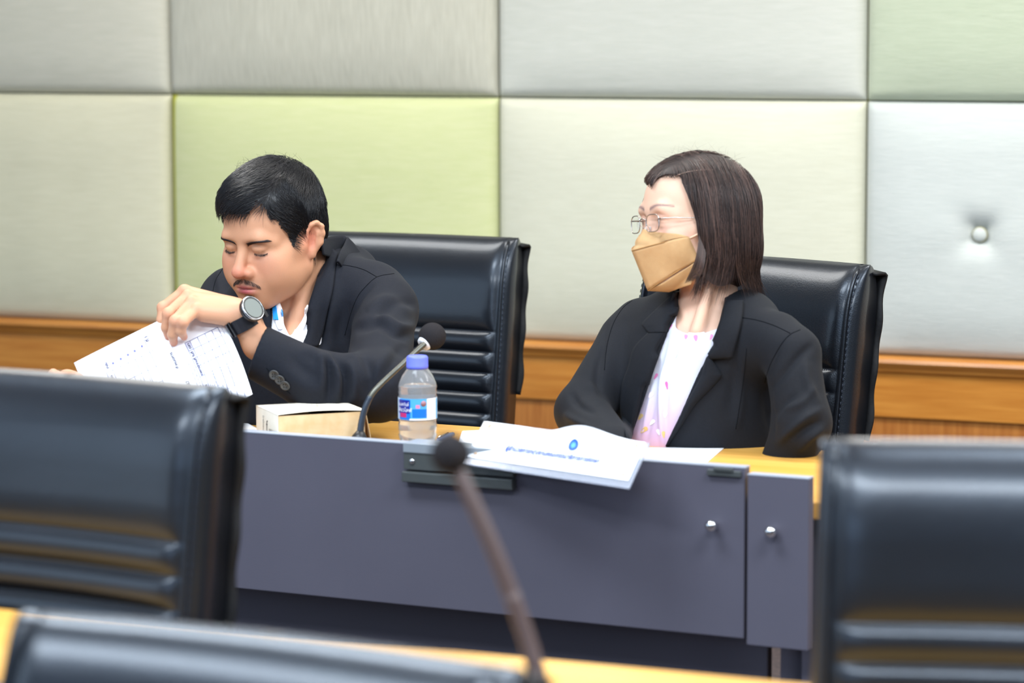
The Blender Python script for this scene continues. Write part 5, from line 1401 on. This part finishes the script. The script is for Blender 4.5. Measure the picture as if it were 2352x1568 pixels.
a1 = strands('hair_strands', p1, .00028, m_hairw, woman, wcol(len(R1))); a1.parent = wcap
R2 = roots(14000, HW, WF, lambda L: (L[:, 2] < .03) & (L[:, 2] > -.085) & (L[:, 1] < .02))
p2 = grow2(R2, 8, rng.uniform(.004, .0085, len(R2)), rng.uniform(-.002, .0032, len(R2)), .12)
a2 = strands('hair_ends', p2, .00027, m_hairw, woman, wcol(len(R2))); a2.parent = wcap
nf = 70; R3 = roots(900, HW, WF, lambda L: (L[:, 2] > .10))[:nf]; nf = len(R3)
p3 = grow(R3, HW, WF, lambda L, k: np.tile([[-.1, .1, .8]], (len(L), 1))+np.stack([0*L[:, 0], np.sign(L[:, 1])*.5*k/6, 0*L[:, 0]], 1), 9, rng.uniform(.002, .0052, nf), rng.uniform(.006, .022, nf), .6)
a3 = strands('flyaway_hairs', p3, .00009, m_hairw, woman, wcol(nf)); a3.parent = wcap
ps = Surf((wv_, wq_)); pr_ = seam('parting', [(1552, 404), (1575, 396), (1605, 391), (1640, 390)], ps, mat('scalp', (150, 124, 110), .6), woman, .0008, .0003, dflt=4.95); pr_.parent = wcap; pr_['label'] = 'pale parting line'
# loose wisps over the temple and forehead
ws_ = []
for k in range(26):
    x = rng.uniform(-1, 1)
    A = [V(1532+6*x, 395+4*abs(x), 5.02), V(1505+8*x, 415+6*x, 5.04), V(1488+8*x, 450, 5.05), V(1478+9*x, 490+10*x, 5.05)]
    ws_.append([curve3(A, t/9) for t in range(10)])
a4 = strands('forehead_wisps', np.array(ws_), .00020, m_hairw, woman, wcol(len(ws_))); a4.parent = wcap
ws_ = []
for k in range(140):
    x = rng.uniform(-1, 1); e = rng.uniform(.3, 1)
    A = [V(1614+8*x, 560+20*x, 4.885), V(1608+9*x, 600+12*x, 4.878), V(1598+9*x, 626+10*x, 4.882), V(1590-16*e+5*x, 628+26*e, 4.89)]
    ws_.append([curve3(A, t/9) for t in range(10)])
a5 = strands('cheek_wisps', np.array(ws_), .00028, m_hairw, woman, wcol(len(ws_))); a5.parent = wcap

# ---- face mask
m_mask = mat('tan_mask', (196, 158, 114), .75, .25, noise=(60, (190, 151, 107), (1, 1, 1)), bump=('noise', 600, .15, (1, 1, 1)), sub=.05)
N_, A_, B_, C_ = (0, .0960, -.0150), (0, .1240, -.0490), (0, .0930, -.1180), (0, .052, -.120)
Su, Sl, Jw, Ct = (.0665, .050, -.0265), (.0640, .028, -.0640), (.052, .036, -.108), (.045, .083, -.0200)
bl3 = lambda a, b, t: np.array(a)*(1-t)+np.array(b)*t
def quad(a, b, c_, d, bul, n=10, sx=1, k=0):
    """a-b ridge edge to d-c side edge"""
    vs = []
    for i in range(n+1):
        for j in range(n+1):
            u, v_ = i/n, j/n; p = bl3(bl3(a, b, v_), bl3(d, c_, v_), u); bb = math.sin(math.pi*u)*bul
            p = p+np.array([bb, bb*.6, 0])+np.array([0, k, 0]); p[0] *= sx; P_ = wl(p)
            for _ in range(4):
                d_ = float(Q.ev(P_[None])[0])
                if d_ < .0022: P_ = P_+Q.grad(P_[None])[0]*(.0024-d_)
            vs.append(P_)
    return np.array(vs), [(i*(n+1)+j, (i+1)*(n+1)+j, (i+1)*(n+1)+j+1, i*(n+1)+j+1) for i in range(n) for j in range(n)]
fm = thing('face_mask', 'x', 'x', Matrix.Translation(Vector(toW(wl((0, .09, -.06))))))
for k_ in ('label', 'category'): del fm[k_]
bpy.context.view_layer.update()
mw_ = fm.matrix_world.copy(); fm.parent = woman; fm.matrix_world = mw_; bpy.context.view_layer.update()
for sx in (1, -1):
    for nm, (a, b, c_, d, bul) in (('top_panel', (N_, A_, Su, Ct, .004)), ('main_panel', (A_, B_, Sl, Su, .013)), ('lower_panel', (B_, C_, Jw, Sl, .006))):
        vs, fs = quad(a, b, c_, d, bul, 12, sx)
        if sx < 0: fs = [f[::-1] for f in fs]
        o = vmesh(nm, vs, fs, m_mask, fm); solid(o, .0008, 0)
    m_el = mat('ear_loop', (236, 200, 170), .6) if sx > 0 else MATS['ear_loop']
    g = MB().tube([Vector(toW(wl(p))) for p in ((sx*.0690, .047, -.029), (sx*.0800, .010, -.010), (sx*.082, -.006, .002))], .0016, 8)
    local(fm, g.build('ear_loop', m_el, None, True))
    g = MB().tube([Vector(toW(wl(p))) for p in ((sx*.0680, .030, -.062), (sx*.0790, .004, -.045), (sx*.082, -.006, -.03))], .0016, 8)
    local(fm, g.build('ear_loop', m_el, None, True))
m_st = mat('mask_stitch', (176, 134, 82), .8)
def mline(name, pts, r_=.0005):
    g = MB().tube([Vector(toW(wl(p))) for p in pts], r_, 6); local(fm, g.build(name, m_st, None, True))
mline('fold_line', [tuple(bl3(A_, Su, t)+np.array([math.sin(math.pi*t)*.013, math.sin(math.pi*t)*.0078, 0])+np.array([.0008, .0006, -.0003])) for t in np.linspace(0, 1, 14)], .0006)
mline('fold_line', [tuple(bl3(B_, Sl, t)+np.array([math.sin(math.pi*t)*.013, math.sin(math.pi*t)*.0078, 0])+np.array([.0008, .0006, 0])) for t in np.linspace(0, 1, 14)], .0006)

# ---- glasses
m_gold = mat('glasses_wire', (190, 182, 178), .25, .5, metal=1)
m_lens = mat('lens_glass', (240, 246, 250), .0, .3, trans=1, ior=1.02, alpha=.25)
gl = thing('glasses', 'x', 'x', Matrix.Translation(Vector(toW(wl((0, .1, 0)))))); 
for k_ in ('label', 'category'): del gl[k_]
bpy.context.view_layer.update(); mw_ = gl.matrix_world.copy(); gl.parent = woman; gl.matrix_world = mw_; bpy.context.view_layer.update()
gy = .1015
def lens_pt(x, t, k=1.0):
    ex, ez = .0205, .0150; c_, s_ = math.cos(t), math.sin(t)
    u_ = ex*k*math.copysign(abs(c_)**.62, c_); w_ = ez*k*math.copysign(abs(s_)**.62, s_)
    return wl(((x*.0325+u_), gy-.10*(abs(x*.0325+u_)-.02)**1*1-abs(u_)*.02, -.0025+w_+.0))
for x in (-1, 1):
    g = MB().tube([Vector(toW(lens_pt(x, 2*math.pi*k/48))) for k in range(49)], .0009, 8, cap=False); local(gl, g.build('rim', m_gold, None, True))
    n = 48; vs = [lens_pt(x, 2*math.pi*k/n, .98) for k in range(n)]+[lens_pt(x, 0, 0.0)]; o = vmesh('lens', np.array(vs), [(k, (k+1) % n, n) for k in range(n)], m_lens, gl); solid(o, .0012, 0)
    g = MB().tube([Vector(toW(wl(p))) for p in ((x*.0525, gy-.003, .004), (x*.062, gy-.008, .005), (x*.0700, .075, .0055), (x*.0780, .020, .0055), (x*.0815, -.012, .004), (x*.0805, -.030, -.010))], .0012, 8)
    local(gl, g.build('temple', m_gold, None, True))
    g = MB().tube([Vector(toW(wl(p))) for p in ((x*.0130, gy, -.004), (x*.0105, gy-.006, -.010))], .0006, 6); g.ball(Vector(toW(wl((x*.0100, gy-.009, -.011)))), .0022, .0022, .0042, 8)
    local(gl, g.build('nose_pad', mat('nose_pad', (236, 226, 218), .2, .5, trans=.5) if x < 0 else MATS['nose_pad'], None, True))
g = MB().tube([Vector(toW(wl(p))) for p in ((-.0125, gy, .003), (-.006, gy+.002, .0055), (0, gy+.0025, .006), (.006, gy+.002, .0055), (.0125, gy, .003))], .0010, 8); local(gl, g.build('bridge', m_gold, None, True))

# ---- trousers and shoes
TRS = Sdf(); TRS.cone(V(1650, 1125, 5.11), (whL+whR)/2, .14, .13, .05)
TRS.path([whL, wkL, ankle(wkL)], (.09, .066, .055), .03); TRS.path([whR, wkR, ankle(wkR)], (.09, .066, .055), .03)
pv, pq = TRS.mesh(V(1430, 1300, 5.0)-np.array([0, .75, .45]), V(1890, 1030, 5.0)+np.array([.1, .1, .35]), .009); vmesh('trousers', relax(pv, pq), pq, m_suit2, woman)
for kk in (wkL, wkR):
    a = toW(ankle(kk)); f_w = np.array(D1.to_3x3() @ Vector((0, -1, 0)))
    g = Sdf(); A = toV(a+np.array([0, 0, -.045])); Bq = toV(a+f_w*.14+np.array([0, 0, -.055])); g.cone(A, Bq, .038, .032, .02); g.ell(toV(a+np.array([0, 0, -.02])), (.04, .04, .04), .02)
    sv, sq = g.mesh(A-.25, A+.25, .008); vmesh('shoe', relax(sv, sq), sq, m_shoe, woman)
